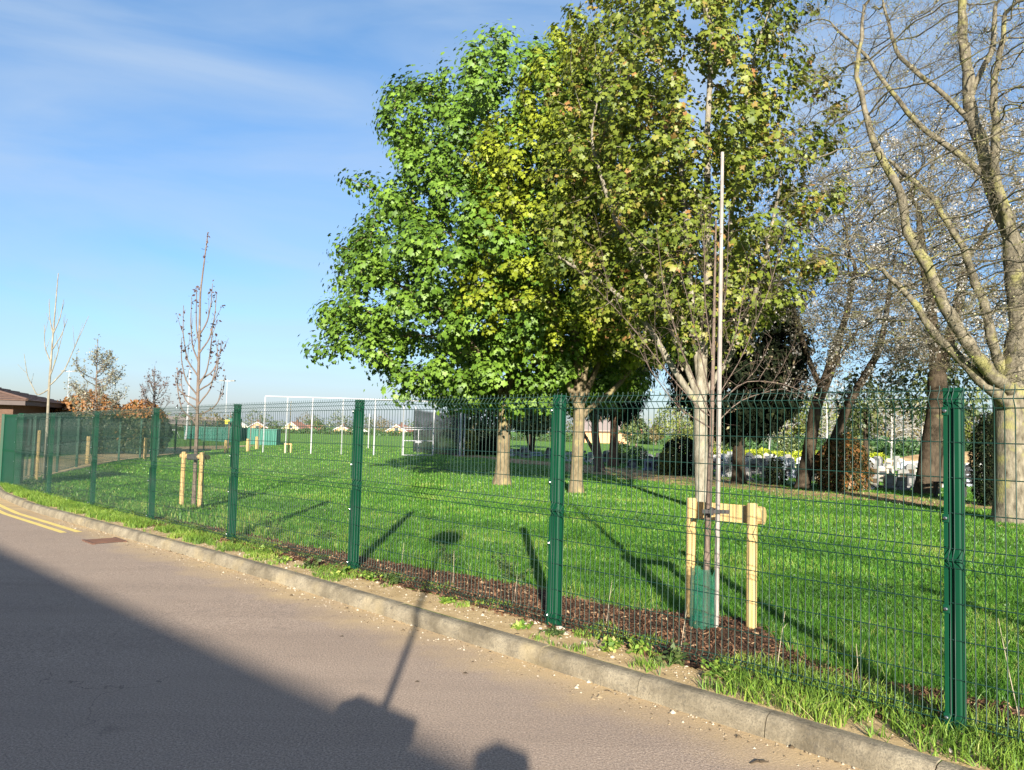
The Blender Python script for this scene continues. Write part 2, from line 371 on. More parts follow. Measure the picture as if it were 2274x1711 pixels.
# grass bank left of the path
def poly_sheet(name, y, xr, width, dz, mat, slope=0.0, k=30, kind='structure'):
    y = np.asarray(y, float); d = np.concatenate([[0], np.geomspace(.4, width, k)])
    x = np.asarray(xr)[:, None]-d[None]; yy = np.repeat(y[:, None], len(d), 1)
    z = gz(x, yy)+dz+slope*np.minimum(d[None], 6)*sstep(0, 1, d)[None]
    V = np.stack([x, yy, z], -1).reshape(-1, 3); kk = len(d); i = np.arange(len(y)-1)[:, None]*kk; j = np.arange(kk-1)[None]
    a = (i+j).ravel(); F = np.stack([a, a+kk, a+kk+1, a+1], 1)
    return tag(np_mesh(name, V, F, mat, smooth=True), kind=kind)
yb = np.concatenate([np.arange(29.5, 60, 1.5), np.arange(60, 240, 12)])
xb = np.interp(yb, [29.5, 36, 54, 62, 70, 240], [-19.6, -21.6, -23.8, -23.8, -18.5, 10])
poly_sheet('grass_bank', yb, xb, 300, -.03, M['lawn'], .05)

kb = MB(); rnd = random.Random(3)
s0 = -6.0
while s0 < 40:
    s1 = s0+.91
    c = [sn(s, kf(s)) for s in (s0+.004, s1-.004)]
    (xa, ya), (xb_, yb_) = c; t = Vector((xb_-xa, yb_-ya, 0)).normalized(); nn = Vector((t.y, -t.x, 0))
    if nn.x+nn.y < 0: nn = -nn
    jit = rnd.uniform(-.006, .006); zj = rnd.uniform(-.006, .005)
    prof = [(-.014, -.16), (-.008, -.075), (.004, -.035), (.018, -.010), (.036, .003), (.06, .008), (KB-.012, .006), (KB, -.004), (KB, -.16)]
    vs = []
    for (x, y) in c:
        z = G(x, y)
        for (a, h) in prof: vs.append((x+nn.x*(a+jit), y+nn.y*(a+jit), z+h+zj))
    m = len(prof)
    kb.add(vs, [tuple(range(m)), tuple(range(2*m-1, m-1, -1))]+[(i, i+m, (i+1) % m+m, (i+1) % m) for i in range(m)])
    s0 = s1
tag(kb.build('kerb', M['kerb']), kind='structure')

# verge of bare dirt between kerb and fence, mulch along the fence, soil under the far trees
def wob(s, f, a, ph=0): return a*(np.sin(s*f+ph)+.6*np.sin(s*f*2.3+ph*2)+.4*np.sin(s*f*5.1+1.3*ph))
sf = np.arange(-5, 25.5, .12)
e0 = kf(sf)+KB*.9; e1 = np.maximum(e0+.1, 5.0+wob(sf, 1.7, .05))
sheet('verge', sf, e0[:, None]+(e1-e0)[:, None]*np.linspace(0, 1, 6)[None], .004, M['dirt'])
MU_S = [-5, .5, 1.5, 1.96, 2.29, 2.76, 3.1, 3.42, 3.8, 4.2, 4.63, 5.78, 6.7, 7.8, 9.45, 12, 14.5]
MU_N = [5.5, 5.6, 5.7, 5.5, 5.58, 5.78, 6.15, 6.3, 6.1, 5.88, 5.86, 5.93, 5.8, 5.68, 5.55, 5.5, 5.45]
sm = np.arange(-5, 14.4, .1)
m0 = 4.9+wob(sm, 1.3, .05, 1)+.16*sstep(2.6, 1.6, sm); m1 = np.interp(sm, MU_S, MU_N)+wob(sm, 2.9, .03, 2)
def mul_z(s, n): return .055*np.exp(-(((s-3.35)/.8)**2+((n-5.9)/.45)**2)) + .012
sheet('mulch_bed', sm, m0[:, None]+(m1-m0)[:, None]*np.linspace(0, 1, 14)[None], .004, M['mulch'], zfun=mul_z)

def strip(name, pts, mat, dz=.006):
    """irregular band on the ground through (x,y,half width) points"""
    P = np.array(pts, float); t = np.linspace(0, len(P)-1, len(P)*10); X = [np.interp(t, np.arange(len(P)), P[:, i]) for i in range(3)]
    dx, dy = np.gradient(X[0]), np.gradient(X[1]); l = np.hypot(dx, dy); nx, ny = -dy/l, dx/l
    rr = np.random.RandomState(5); lo_ = lambda: np.interp(t, np.arange(0, len(P), .35), rr.randn(len(np.arange(0, len(P), .35)))); wl = X[2]*np.clip(1+.38*lo_()+.12*rr.randn(len(t)), .1, 2); wr = X[2]*np.clip(1+.38*lo_()+.12*rr.randn(len(t)), .1, 2)
    k = 7; f = np.linspace(-1, 1, k)
    ww = np.where(f[None] < 0, wl[:, None]*f[None], wr[:, None]*f[None])
    x = X[0][:, None]+nx[:, None]*ww; y = X[1][:, None]+ny[:, None]*ww
    V = np.stack([x, y, gz(x, y)+dz], -1).reshape(-1, 3); i = np.arange(len(t)-1)[:, None]*k; j = np.arange(k-1)[None]; a = (i+j).ravel()
    return tag(np_mesh(name, V, np.stack([a, a+k, a+k+1, a+1], 1), mat, smooth=True), kind='structure')
strip('soil_strip', [(-5, 58, .8), (-1, 51, 1.0), (2.5, 43, 1.3), (4.8, 36.5, 2.2), (6.6, 30, 2.0), (8.3, 25.5, 1.8), (10.3, 22.2, 1.6), (12.2, 20, 1.4), (14, 18, 1.2), (17, 15, 1.2)], M['soil'])
strip('soil_patch', [(9.6, 15.2, .15), (10.3, 14.9, .5), (11.2, 15.2, .4)], M['soil'])
strip('mulch_ring', [(-7.4, 16.2, .15), (-6.9, 16.0, .45), (-6.4, 15.8, .45), (-5.95, 15.5, .15)], M['mulch'], .03)
strip('dry_patch', [(.2, 8.3, .1), (.75, 7.75, .25), (1.3, 7.15, .2), (1.5, 6.95, .1)], M['dirt'], .005)

# double yellow lines on the road
yl = MB()
for off in (.32, .53):
    a = 26.0; ss_ = np.arange(13.9+off*.3, 24.5, .4)
    for sa, sb in zip(ss_[:-1], ss_[1:]):
        q = []
        for s, dn in ((sa, 0), (sb, 0), (sb, .10), (sa, .10)):
            x, y = sn(s, float(kf(s))-off-.05+dn); q.append((x, y, G(x, y)-.12+.004))
        yl.add(q, [(0, 3, 2, 1)])
tag(yl.build('road_marking', M['yellow']), kind='structure')

# ------------------------------------------------------------------ fence
def wire_panel(Lp):
    """welded wire panel, x along the fence, folds pushed towards -y"""
    fold = -.042
    prof = [(.015, 0), (.06, 0), (.085, fold*.6), (.115, 0), (.93, 0), (.985, fold), (1.04, 0), (1.838, 0), (1.888, fold), (1.938, 0), (1.968, 0)]
    V = []; F = []; r = .0031; nv = 0
    def tube(pts, r):
        nonlocal nv
        P = np.array(pts, float); T = np.gradient(P, axis=0); T /= np.linalg.norm(T, axis=1)[:, None]
        a = np.array([0, 0, 1.]) if abs(T[0][2]) < .8 else np.array([1., 0, 0])
        u = np.cross(T, a); u /= np.linalg.norm(u, axis=1)[:, None]; v = np.cross(T, u)
        ring = np.stack([P+r*u, P+r*v, P-r*u, P-r*v], 1).reshape(-1, 3); V.append(ring)
        k = len(P); i = np.arange(k-1)[:, None]*4; j = np.arange(4)[None]; jn = (j+1) % 4
        F.append(np.stack([(i+j), (i+jn), (i+4+jn), (i+4+j)], -1).reshape(-1, 4)+nv); nv += k*4
    n = int(round(Lp/.05)); xs = np.linspace(.012, Lp-.012, n)
    for x in xs: tube([(x, y, z) for z, y in prof], r)
    for z, y in [(.03, 0), (.085, fold*.6), (.117, 0), (.315, 0), (.53, 0), (.735, 0), (.93, 0), (.985, fold), (1.04, 0), (1.24, 0), (1.441, 0), (1.643, 0), (1.838, 0), (1.888, fold), (1.938, 0)]:
        tube([(0, y+.005, z), (Lp/2, y+.005, z), (Lp, y+.005, z)], r*1.05)
    return np.concatenate(V), np.concatenate(F)

LP = 3.1
_V, _F4 = wire_panel(LP)
panel0 = np_mesh('wire_panel', _V, _F4, M['wire']); panel_me = panel0.data; bpy.data.objects.remove(panel0)
# post: rolled profile with a groove, a cap, a clamp bar on the road side and four bolts
pm = MB(); w2 = .046
pm.prism([(-w2, -.03), (-.012, -.03), (-.010, -.022), (.000, -.022), (.002, -.03), (w2-.012, -.03), (w2, -.02), (w2, .04), (-w2, .04)], 'z', -.3, 1.93)
pm.box(-w2-.003, w2+.003, -.034, .044, 1.93, 1.955, .004)
post0 = pm.build('fence_post', M['green']); post_me = post0.data; bpy.data.objects.remove(post0)
cb = MB()
for z0, z1 in ((.0, .92), (1.05, 1.82)):
    cb.box(-.040, -.018, -.052, -.046, z0, z1, .001)
clamp0 = cb.build('clamp_bar', M['green']); clamp_me = clamp0.data; bpy.data.objects.remove(clamp0)
bm_ = MB(); bm_.box(-.018, .018, -.006, 0, -.024, .024, .003)
plate0 = bm_.build('bolt_plate', M['green']); plate_me = plate0.data; bpy.data.objects.remove(plate0)
bb = MB(); bb.tube([(0, -.006, 0), (0, -.014, 0), (0, -.019, 0)], [.011, .0105, .006], 10)
bolt0 = bb.build('bolt', M['steel'], smooth=False); bolt_me = bolt0.data; bpy.data.objects.remove(bolt0)
def inst(name, me, parent, loc=(0, 0, 0), rot=(0, 0, 0), sc=(1, 1, 1)):
    o = bpy.data.objects.new(name, me); COL.objects.link(o); o.parent = parent; o.location = loc; o.rotation_euler = rot; o.scale = sc; return o

FP = [(6.9, .05), (4.72, 2.24), (2.55, 4.44), (.41, 6.61), (-1.76, 8.92), (-3.95, 11.11), (-6.17, 13.40), (-8.5, 15.82), (-10.82, 18.21), (-13.13, 20.6)]
def run_fence(root, pts, detail_until, post_extra=0.0, zof=None):
    zs = [zof(*p) if zof else G(*p) for p in pts]
    for i, (x, y) in enumerate(pts):
        a = pts[min(i+1, len(pts)-1)]; b = pts[max(i-1, 0)]; d = Vector((b[0]-a[0], b[1]-a[1])); rz = math.atan2(d.y, d.x)
        p = inst('fence_post', post_me, root, (x, y, zs[i]), (0, 0, rz))
        if i < detail_until:
            inst('clamp_bar', clamp_me, p)
            for z in (.10, .70, 1.21, 1.82):
                q = inst('bolt', bolt_me, p, (-.029, -.0525, z)); inst('bolt_plate', plate_me, p, (-.029, -.0525, z))
    for i in range(len(pts)-1):
        (xb, yb), (xa, ya) = pts[i], pts[i+1]; d = Vector((xb-xa, yb-ya)); l = d.length; rz = math.atan2(d.y, d.x)
        off = Vector((d.y, -d.x)).normalized()*.038
        tilt = -math.atan2(zs[i]-zs[i+1], l)
        inst('wire_panel', panel_me, root, (xa+off.x, ya+off.y, zs[i+1]), (0, tilt, rz), (l/LP, 1, 1))
fence = empty('mesh_fence', (0, 0, 0), 0, 'long green welded mesh fence with folded wires beside the kerb', 'fence')
run_fence(fence, FP, 10)
F2 = [(-18.9+.9, 36.0)]
f2pts = [(-14.0, 21.3), (-14.85, 24.1), (-15.9, 27.2), (-16.9, 30.2), (-17.75, 33.2), (-18.3, 36.2), (-18.75, 39.2), (-19.2, 42.2), (-19.6, 45.2), (-19.95, 48.2), (-20.3, 51.2), (-20.6, 54.2), (-20.9, 57.2), (-21.2, 60.2)]
fence2 = empty('mesh_fence', (0, 0, 0), 0, 'green mesh fence running away along the path behind the saplings', 'fence')
f2r = [(x, y) for x, y in f2pts[::-1]]
run_fence(fence2, f2r, 0)
# open gate leaf at the corner
gt = empty('metal_gate', (-13.16, 20.66, G(-13.1, 20.6)), math.atan2(.68, -.86), 'green sheeted gate leaf standing open at the fence corner', 'gate')
g = MB(); g.box(.06, 1.12, -.012, .012, .06, 1.9); g.build('sheet', M['gatedark'], gt)
g = MB()
for a in ((.04, .10), (1.08, 1.16)): g.box(a[0], a[1], -.03, .03, .02, 1.95, .004)
for z in ((.03, .09), (.93, .99), (1.87, 1.94)): g.box(.10, 1.08, -.026, .026, z[0], z[1])
g.build('gate_frame', M['green'], gt)
g = MB(); g.box(.7, 1.2, -.06, -.032, 1.0, 1.06, .004); g.build('latch', M['steel'], gt)
gp = MB(); gp.box(-.07, .07, -.07, .07, -.2, 1.98, .01); o = gp.build('gate_post', M['green'])
o.location = (-13.05, 20.62, G(-13, 20.6)); tag(o, 'thick square green post carrying the gate at the fence corner', 'post')

# ------------------------------------------------------------------ trees
def resample(pl, D):
    P = np.array(pl, float); seg = np.linalg.norm(np.diff(P, axis=0), axis=1); c = np.concatenate([[0], np.cumsum(seg)])
    n = max(2, int(round(c[-1]/D))+1); u = np.linspace(0, c[-1], n); return np.stack([np.interp(u, c, P[:, i]) for i in range(3)], 1)

def colonize(seeds, A, D, kill, seed=1, trop=.0, jit=.15, maxit=160, infl=1e9, wig=0):
    """space colonisation: limbs grow towards the points A; seeds = [(polyline, r0, r1)]"""
    rs = np.random.RandomState(seed)
    P = np.zeros((40000, 3)); par = np.full(40000, -1); Rm = np.zeros(40000); n = 0; cnt = np.zeros(40000, int)
    for pl, r0, r1 in seeds:
        q = resample(pl, D); rr = np.linspace(r0, r1, len(q))
        if wig and n:
            kx = np.arange(len(q)); wv = np.stack([np.sin(kx*f+ph) for f, ph in ((.62, len(q)), (.5, 2.2*len(q)), (.8, .7*len(q)))], 1)+.5*np.stack([np.sin(kx*1.7+1), np.sin(kx*1.9), np.cos(kx*1.5)], 1)
            q = q+wig*wv*np.minimum(1, kx/4.0)[:, None]*np.array([1, 1, .6]); rr = rr*(1+.10*np.sin(kx*1.7+len(q)))
        if n:
            pa = int(np.argmin(np.linalg.norm(P[:n]-q[0], axis=1)))
            q = q[1:]; rr = rr[1:]
        else: pa = -1
        for p, r in zip(q, rr):
            P[n] = p; par[n] = pa; Rm[n] = r
            if pa >= 0: cnt[pa] += 1
            pa = n; n += 1
    ns = n
    if A is not None and len(A):
        A = np.asarray(A, float); d = np.full(len(A), 1e9); near = np.zeros(len(A), int); alive = np.ones(len(A), bool)
        def upd(i0, i1):
            nonlocal d, near
            for a in range(i0, i1, 400):
                b = min(i1, a+400)
                dd = np.linalg.norm(A[:, None]-P[None, a:b], axis=2); k = dd.argmin(1); m = dd[np.arange(len(A)), k]
                s = m < d; d = np.where(s, m, d); near = np.where(s, a+k, near)
        upd(0, n)
        for it in range(maxit):
            act = alive & (d < infl)
            if not act.any(): break
            acc = np.zeros((n, 3)); dv = A[act]-P[near[act]]; dv /= np.linalg.norm(dv, axis=1)[:, None]+1e-9
            np.add.at(acc, near[act], dv); u = np.unique(near[act])
            full = cnt[u] >= 4
            if full.any():
                bad = np.isin(near, u[full]) & alive; alive[bad] = False; u = u[~full]
            if len(u) == 0: break
            dr = acc[u]; dr /= np.linalg.norm(dr, axis=1)[:, None]+1e-9
            dr = dr+jit*rs.randn(len(u), 3); dr[:, 2] += trop; dr /= np.linalg.norm(dr, axis=1)[:, None]
            m = len(u)
            if n+m >= 39000: break
            P[n:n+m] = P[u]+D*dr; par[n:n+m] = u; np.add.at(cnt, u, 1); upd(n, n+m); n += m
            alive &= d > kill
    return P[:n].copy(), par[:n].copy(), Rm[:n].copy(), ns

def radii(P, par, Rm, r_tip, r_trunk):
    n = len(P); kids = np.bincount(par[par >= 0], minlength=n); tips = max(2, int((kids == 0).sum()))
    e = min(3.4, max(1.55, math.log(tips)/math.log(r_trunk/r_tip))); acc = np.where(kids == 0, r_tip**e, 0.0)
    for i in range(n-1, 0, -1): acc[par[i]] += acc[i]
    return np.maximum(acc**(1/e), Rm), kids

def wood_mesh(name, P, par, Rr, mat, parent, flare=0, thin=.02):
    """tapered tubes along every chain of nodes"""
    n = len(P); ch = [[] for _ in range(n)]
    for i in range(1, n): ch[par[i]].append(i)
    V = []; F = []; nv = 0; st = [(0, -1)]
    while st:
        i, fr = st.pop(); chain = [i] if fr < 0 else [fr, i]; rad = [Rr[i]] if fr < 0 else [min(Rr[fr], Rr[i]*1.25), Rr[i]]
        c = i
        while ch[c]:
            k = sorted(ch[c], key=lambda q: -Rr[q])
            for q in k[1:]: st.append((q, c))
            c = k[0]; chain.append(c); rad.append(Rr[c])
        if len(chain) < 2: continue
        pts = P[chain].copy(); rad = np.array(rad)
        if fr < 0 and flare: rad = rad*(1+flare*np.exp(-(pts[:, 2]-pts[0, 2])/.28))
        r0 = rad[min(1, len(rad)-1)]; k = 10 if r0 > .12 else 7 if r0 > .05 else 5 if r0 > thin else 3
        if len(pts) > 3 and r0 < .1: pts[1:-1] = pts[1:-1]*.5+(pts[:-2]+pts[2:])*.25
        T = np.gradient(pts, axis=0); T /= np.linalg.norm(T, axis=1)[:, None]+1e-9
        a = np.array([.3, .2, 1.]) if abs(T[0][2]) < .85 else np.array([1., .2, 0])
        u = a[None]-T*(T@a)[:, None]; u /= np.linalg.norm(u, axis=1)[:, None]+1e-9; v = np.cross(T, u)
        an = np.arange(k)*2*np.pi/k
        ring = pts[:, None]+rad[:, None, None]*(np.cos(an)[None, :, None]*u[:, None]+np.sin(an)[None, :, None]*v[:, None])
        V.append(ring.reshape(-1, 3)); m = len(pts); ii = np.arange(m-1)[:, None]*k; j = np.arange(k)[None]; jn = (j+1) % k
        F.append(np.stack([ii+j, ii+jn, ii+k+jn, ii+k+j], -1).reshape(-1, 4)+nv); nv += m*k
    return np_mesh(name, np.concatenate(V), np.concatenate(F), mat, parent, smooth=True)

def envelope(zr, c, n, seed, lump=.22, p=.38, freq=1.3, lean=(0, 0), cut=None):
    """points in an uneven crown: (height, radius) profile around c, more of them near the surface"""
    rs = np.random.RandomState(seed); z = np.array([a for a, _ in zr]); r = np.array([b for _, b in zr]); out = []
    rmax = r.max()
    while len(out) < n:
        zz = rs.uniform(z[0], z[-1]); rr = np.interp(zz, z, r)
        if rs.rand() > (rr/rmax)**1.5: continue
        th = rs.uniform(0, 2*math.pi); q = mnoise.noise(Vector((math.cos(th)*freq+seed, math.sin(th)*freq, zz*.33*freq)))
        q += .5*mnoise.noise(Vector((math.cos(th)*freq*3+seed, math.sin(th)*freq*3, zz*freq)))
        rad = rr*(1+lump*1.6*q)*rs.rand()**p
        pt = (c[0]+rad*math.cos(th)+lean[0]*(zz-z[0]), c[1]+rad*math.sin(th)+lean[1]*(zz-z[0]), zz+lump*.8*q)
        if cut and cut(pt): continue
        out.append(pt)
    return np.array(out)

def _maple():
    ring = [(-150, .24), (-112, .46), (-82, .36), (-54, .58), (-27, .43), (0, .68), (27, .43), (54, .58), (82, .36), (112, .46), (150, .24)]
    V = [(0, .32, .0)]+[(r*math.sin(R(a)), .32+r*math.cos(R(a)), -.34*r*r) for a, r in ring]
    return np.array(V), np.array([(0, i, i+1, i+2) for i in (1, 3, 5, 7, 9)])
def _oval(wd=.3):
    return np.array([(0, 0, 0), (wd, .45, -.05), (0, 1, -.14), (-wd, .45, -.05)]), np.array([(0, 1, 2, 3)])
SHAPES = {'maple': _maple(), 'oval': _oval(.3), 'slim': _oval(.14), 'round': _oval(.48)}
def leaves(name, pos, mat, parent, size, shape='oval', seed=1, up=.6, out=None, droop=.6, spread=.5, tone=None, kind=None):
    """leaf blades at pos: tilted faces that hang outwards from the crown's axis `out`"""
    rs = np.random.RandomState(seed); n = len(pos); T, FF = SHAPES[shape]
    o = np.zeros((n, 3))
    if out is not None:
        o[:, :2] = pos[:, :2]-np.array(out)[None]; o /= np.linalg.norm(o, axis=1)[:, None]+1e-6
    nrm = o*.55+np.array([0, 0, up])[None]+spread*rs.randn(n, 3); nrm /= np.linalg.norm(nrm, axis=1)[:, None]
    d = o*.5+rs.randn(n, 3)*.7+np.array([0, 0, -droop])[None]; d -= nrm*(d*nrm).sum(1)[:, None]; d /= np.linalg.norm(d, axis=1)[:, None]+1e-9
    b = np.cross(d, nrm); s = size*(.5+.95*rs.rand(n)**1.3)
    V = pos[:, None]+s[:, None, None]*(T[None, :, 0, None]*b[:, None]+T[None, :, 1, None]*d[:, None]+T[None, :, 2, None]*nrm[:, None])
    k = len(T); F = (FF[None]+(np.arange(n)*k)[:, None, None]).reshape(-1, FF.shape[1])
    tn = np.clip((tone if tone is not None else rs.rand(n)), 0, 1)
    ob = np_mesh(name, V.reshape(-1, 3), F, mat, parent, tone=np.repeat(tn, k))
    if kind: ob['kind'] = kind
    return ob

def clumps(P, nodes, per, sigma, seed, up=.0):
    rs = np.random.RandomState(seed); idx = np.repeat(nodes, per); q = P[idx]+sigma*rs.randn(len(idx), 3); q[:, 2] += up
    cl = np.random.RandomState(seed+7).rand(len(P))[idx]
    return q, cl

def leafy_tree(name, label, base, trunk, limbs, zr, c, natt, D, r_trunk, r_tip, bark, lmat, nleaf, lsize, shape, seed, cat='tree', group=None,
               kill=None, lump=.22, p=.38, flare=.45, sigma=.16, thick=.022, trop=.03, lean=(0, 0), zrange=None, tone_mix=.55, cut=None, up=.6, freq=1.3, infl=1e9, droop=.6):
    root = empty(name, base, 0, label, cat, group)
    b = np.array(base)
    A = envelope(zr, c, natt, seed, lump, p, freq, lean, cut)
    P, par, Rm, ns = colonize([(trunk, r_trunk*1.05, r_trunk*.8)]+limbs, A, D, kill or D*1.5, seed, trop, infl=infl)
    Rr, kids = radii(P, par, Rm, r_tip, r_trunk)
    wood_mesh('trunk', P-b, par, Rr, bark, root, flare)
    cand = np.where(Rr < thick)[0]; cand = cand[cand >= ns]
    per = max(1, int(round(nleaf/max(1, len(cand)))))
    if len(cand)*per > nleaf*1.3: cand = np.random.RandomState(seed).choice(cand, max(1, nleaf//per), False)
    q, cl = clumps(P, cand, per, sigma, seed)
    if cut is not None: pass
    tn = tone_mix*cl+(1-tone_mix)*np.random.RandomState(seed+3).rand(len(q))
    leaves('crown', q-b, lmat, root, lsize, shape, seed, up=up, out=(c[0]-b[0], c[1]-b[1]), tone=tn, droop=droop)
    return root, P, par, Rr, ns

# --- three big maples in a row beyond the fence
t1 = leafy_tree('sycamore_tree', 'broad bright green sycamore, leftmost of the big trees beyond the fence', (-.25, 25.42, G(-.25, 25.4)),
    [(-.25, 25.42, -.2), (-.22, 25.42, 1.6), (-.15, 25.45, 2.7)],
    [([(-.15, 25.45, 2.5), (-.8, 25.2, 3.6), (-1.9, 25.0, 5.2)], .15, .06), ([(-.15, 25.45, 2.7), (.05, 25.5, 4.5), (.15, 25.5, 8.0)], .17, .07), ([(-.1, 25.45, 2.6), (.9, 25.8, 4.2), (2.0, 26.0, 6.4)], .13, .06)],
    [(2.3, 3.4), (3.2, 5.0), (4.3, 6.1), (6.0, 6.1), (7.2, 5.7), (8.3, 5.3), (10, 5.0), (11.5, 4.7), (12.9, 3.9), (13.9, 2.6), (14.8, .7)], (-.25, 25.6), 1700, .34, .22, .011,
    M['bark_warm'], M['leaf_syc'], 84000, .155, 'maple', 11, lump=.15, p=.30, sigma=.20, thick=.03, flare=.55, freq=1.6)
t2 = leafy_tree('maple_tree', 'yellow-green flowering maple between the sycamore and the olive-leaved tree', (1.9, 22.03, G(1.9, 22)),
    [(1.9, 22.03, -.15), (1.93, 22.03, 1.4), (1.95, 22.05, 2.3)],
    [([(1.95, 22.05, 2.2), (1.45, 21.9, 3.4), (1.1, 21.8, 5.6)], .12, .05), ([(1.95, 22.05, 2.3), (1.8, 22.1, 4.2), (1.75, 22.2, 7.5)], .13, .05), ([(1.95, 22.05, 2.3), (2.15, 22, 4.0), (2.3, 22, 7)], .12, .05), ([(1.95, 22.05, 2.1), (3.0, 22.1, 2.9), (4.0, 22.3, 4.3)], .10, .04), ([(1.95, 22.05, 2.3), (2.5, 22.3, 3.6), (3.0, 22.5, 5.8)], .10, .04)],
    [(3.6, 2.0), (4.5, 3.6), (5.6, 4.1), (6.8, 4.0), (8.2, 3.6), (10.2, 3.3), (11.6, 2.6), (13, 1.7), (14.3, .5)], (1.85, 22.0), 1500, .30, .17, .009,
    M['bark_warm'], M['leaf_yel'], 40000, .13, 'maple', 23, lump=.2, p=.36, sigma=.13, thick=.025, flare=.5, trop=.06)
t3 = leafy_tree('maple_tree', 'tall olive and bronze leaved maple with pale lichened limbs behind the staked sapling', (4.26, 17.02, 0),
    [(4.26, 17.02, -.1), (4.20, 17.02, 1.2), (4.18, 17.02, 2.25)],
    [([(4.18, 17.02, 2.2), (3.49, 16.9, 3.15), (2.9, 16.7, 4.06), (1.98, 16.5, 4.85), (.8, 16.3, 5.4)], .085, .03),
     ([(4.18, 17.02, 2.3), (3.6, 16.8, 3.68), (2.98, 16.7, 4.88), (2.1, 16.6, 6.4), (1.6, 16.6, 8.0)], .08, .03),
     ([(4.18, 17.02, 2.25), (4.21, 17.05, 3.3), (4.33, 17.1, 5.32), (4.30, 17.2, 8.5), (4.4, 17.2, 11)], .125, .04),
     ([(4.2, 17.02, 2.5), (4.05, 17.2, 4.0), (3.9, 17.5, 6.5), (3.6, 17.6, 10)], .09, .03),
     ([(4.2, 17.02, 2.4), (5.0, 17.0, 3.72), (5.5, 16.9, 5.34), (5.9, 16.9, 7.4)], .08, .03),
     ([(4.33, 17.1, 3.8), (4.7, 17.0, 5.5), (4.95, 16.9, 8.0), (5.3, 16.8, 10.5)], .07, .03)],
    [(3.3, 1.2), (4.2, 2.6), (5.2, 3.3), (7, 3.45), (9, 3.3), (11, 3.0), (13, 2.4), (14.5, 1.0)], (3.85, 17.1), 1900, .27, .15, .0065,
    M['bark_pale'], M['leaf_oli'], 36000, .115, 'maple', 37, lump=.2, p=.42, sigma=.13, thick=.018, flare=.3, trop=.10)

def bare_twigs(P, par, Rr, thick, per, lmin, lmax, r, seed, trop=.25):
    """straight fine twigs off the thin branches (3-sided), returns V, F and tip points"""
    rs = np.random.RandomState(seed); idx = np.where(Rr < thick)[0]; idx = idx[idx > 3]; idx = np.repeat(idx, per); n = len(idx)
    p0 = P[idx]; dr = P[idx]-P[par[idx]]; dr /= np.linalg.norm(dr, axis=1)[:, None]+1e-9
    d = dr*.55+rs.randn(n, 3)*.6; d[:, 2] += trop; d /= np.linalg.norm(d, axis=1)[:, None]
    l = rs.uniform(lmin, lmax, n); p1 = p0+d*(l*.55)[:, None]; d2 = d+rs.randn(n, 3)*.22; p2 = p1+d2*(l*.45)[:, None]
    a = np.cross(d, np.array([.3, .5, .8])); a /= np.linalg.norm(a, axis=1)[:, None]; c = np.cross(d, a); an = np.arange(3)*2*np.pi/3
    off = np.cos(an)[None, :, None]*a[:, None]+np.sin(an)[None, :, None]*c[:, None]
    V = np.stack([p0[:, None]+off*r, p1[:, None]+off*r*.75, p2[:, None]+off*r*.35], 1).reshape(-1, 3)
    base = (np.arange(n)*9)[:, None, None]; j = np.arange(3); jn = (j+1) % 3
    f = np.concatenate([np.stack([j, jn, jn+3, j+3], 1), np.stack([j+3, jn+3, jn+6, j+6], 1)])[None]
    return V, (base+f).reshape(-1, 4), np.concatenate([p1, p2])

def bare_tree(name, label, base, trunk, limbs, zr, c, natt, D, r_trunk, r_tip, bark, seed, budmat=None, nbud=0, bsize=.03, bshape='oval', kill=None, twig=(.008, 1, .12, .3, .0025),
              flare=.4, cat='tree', group=None, lump=.2, p=.5, trop=.03, cut=None, jit=.2, infl=1e9, wig=0, twigmat=None, sig=.03, crownname='crown', freq=1.3):
    root = empty(name, base, 0, label, cat, group); b = np.array(base)
    A = envelope(zr, c, natt, seed, lump, p, freq, (0, 0), cut) if natt else None
    P, par, Rm, ns = colonize([(trunk, r_trunk*1.05, r_trunk*.8)]+limbs, A, D, kill or D*1.4, seed, trop, jit, infl=infl, wig=wig)
    Rr, kids = radii(P, par, Rm, r_tip, r_trunk)
    wood_mesh('trunk', P-b, par, Rr, bark, root, flare, .012)
    tips = P[Rr < .012]
    if twig:
        V, F, tp = bare_twigs(P-b, par, Rr, twig[0], twig[1], twig[2], twig[3], twig[4], seed)
        np_mesh('twigs', V, F, twigmat or bark, root)['kind'] = 'stuff'; tips = tp+b
    if budmat:
        rs = np.random.RandomState(seed+9); q = tips[rs.randint(0, len(tips), nbud)]+sig*rs.randn(nbud, 3); cl = np.array([mnoise.noise(Vector(v)*1.1) for v in q]); q = q[cl > -.22]; cl = cl[cl > -.22]
        leaves(crownname, q-b, budmat, root, bsize, bshape, seed, up=.3, spread=.8, tone=.45+.7*cl+.25*rs.randn(len(q)))
    return root, P, Rr

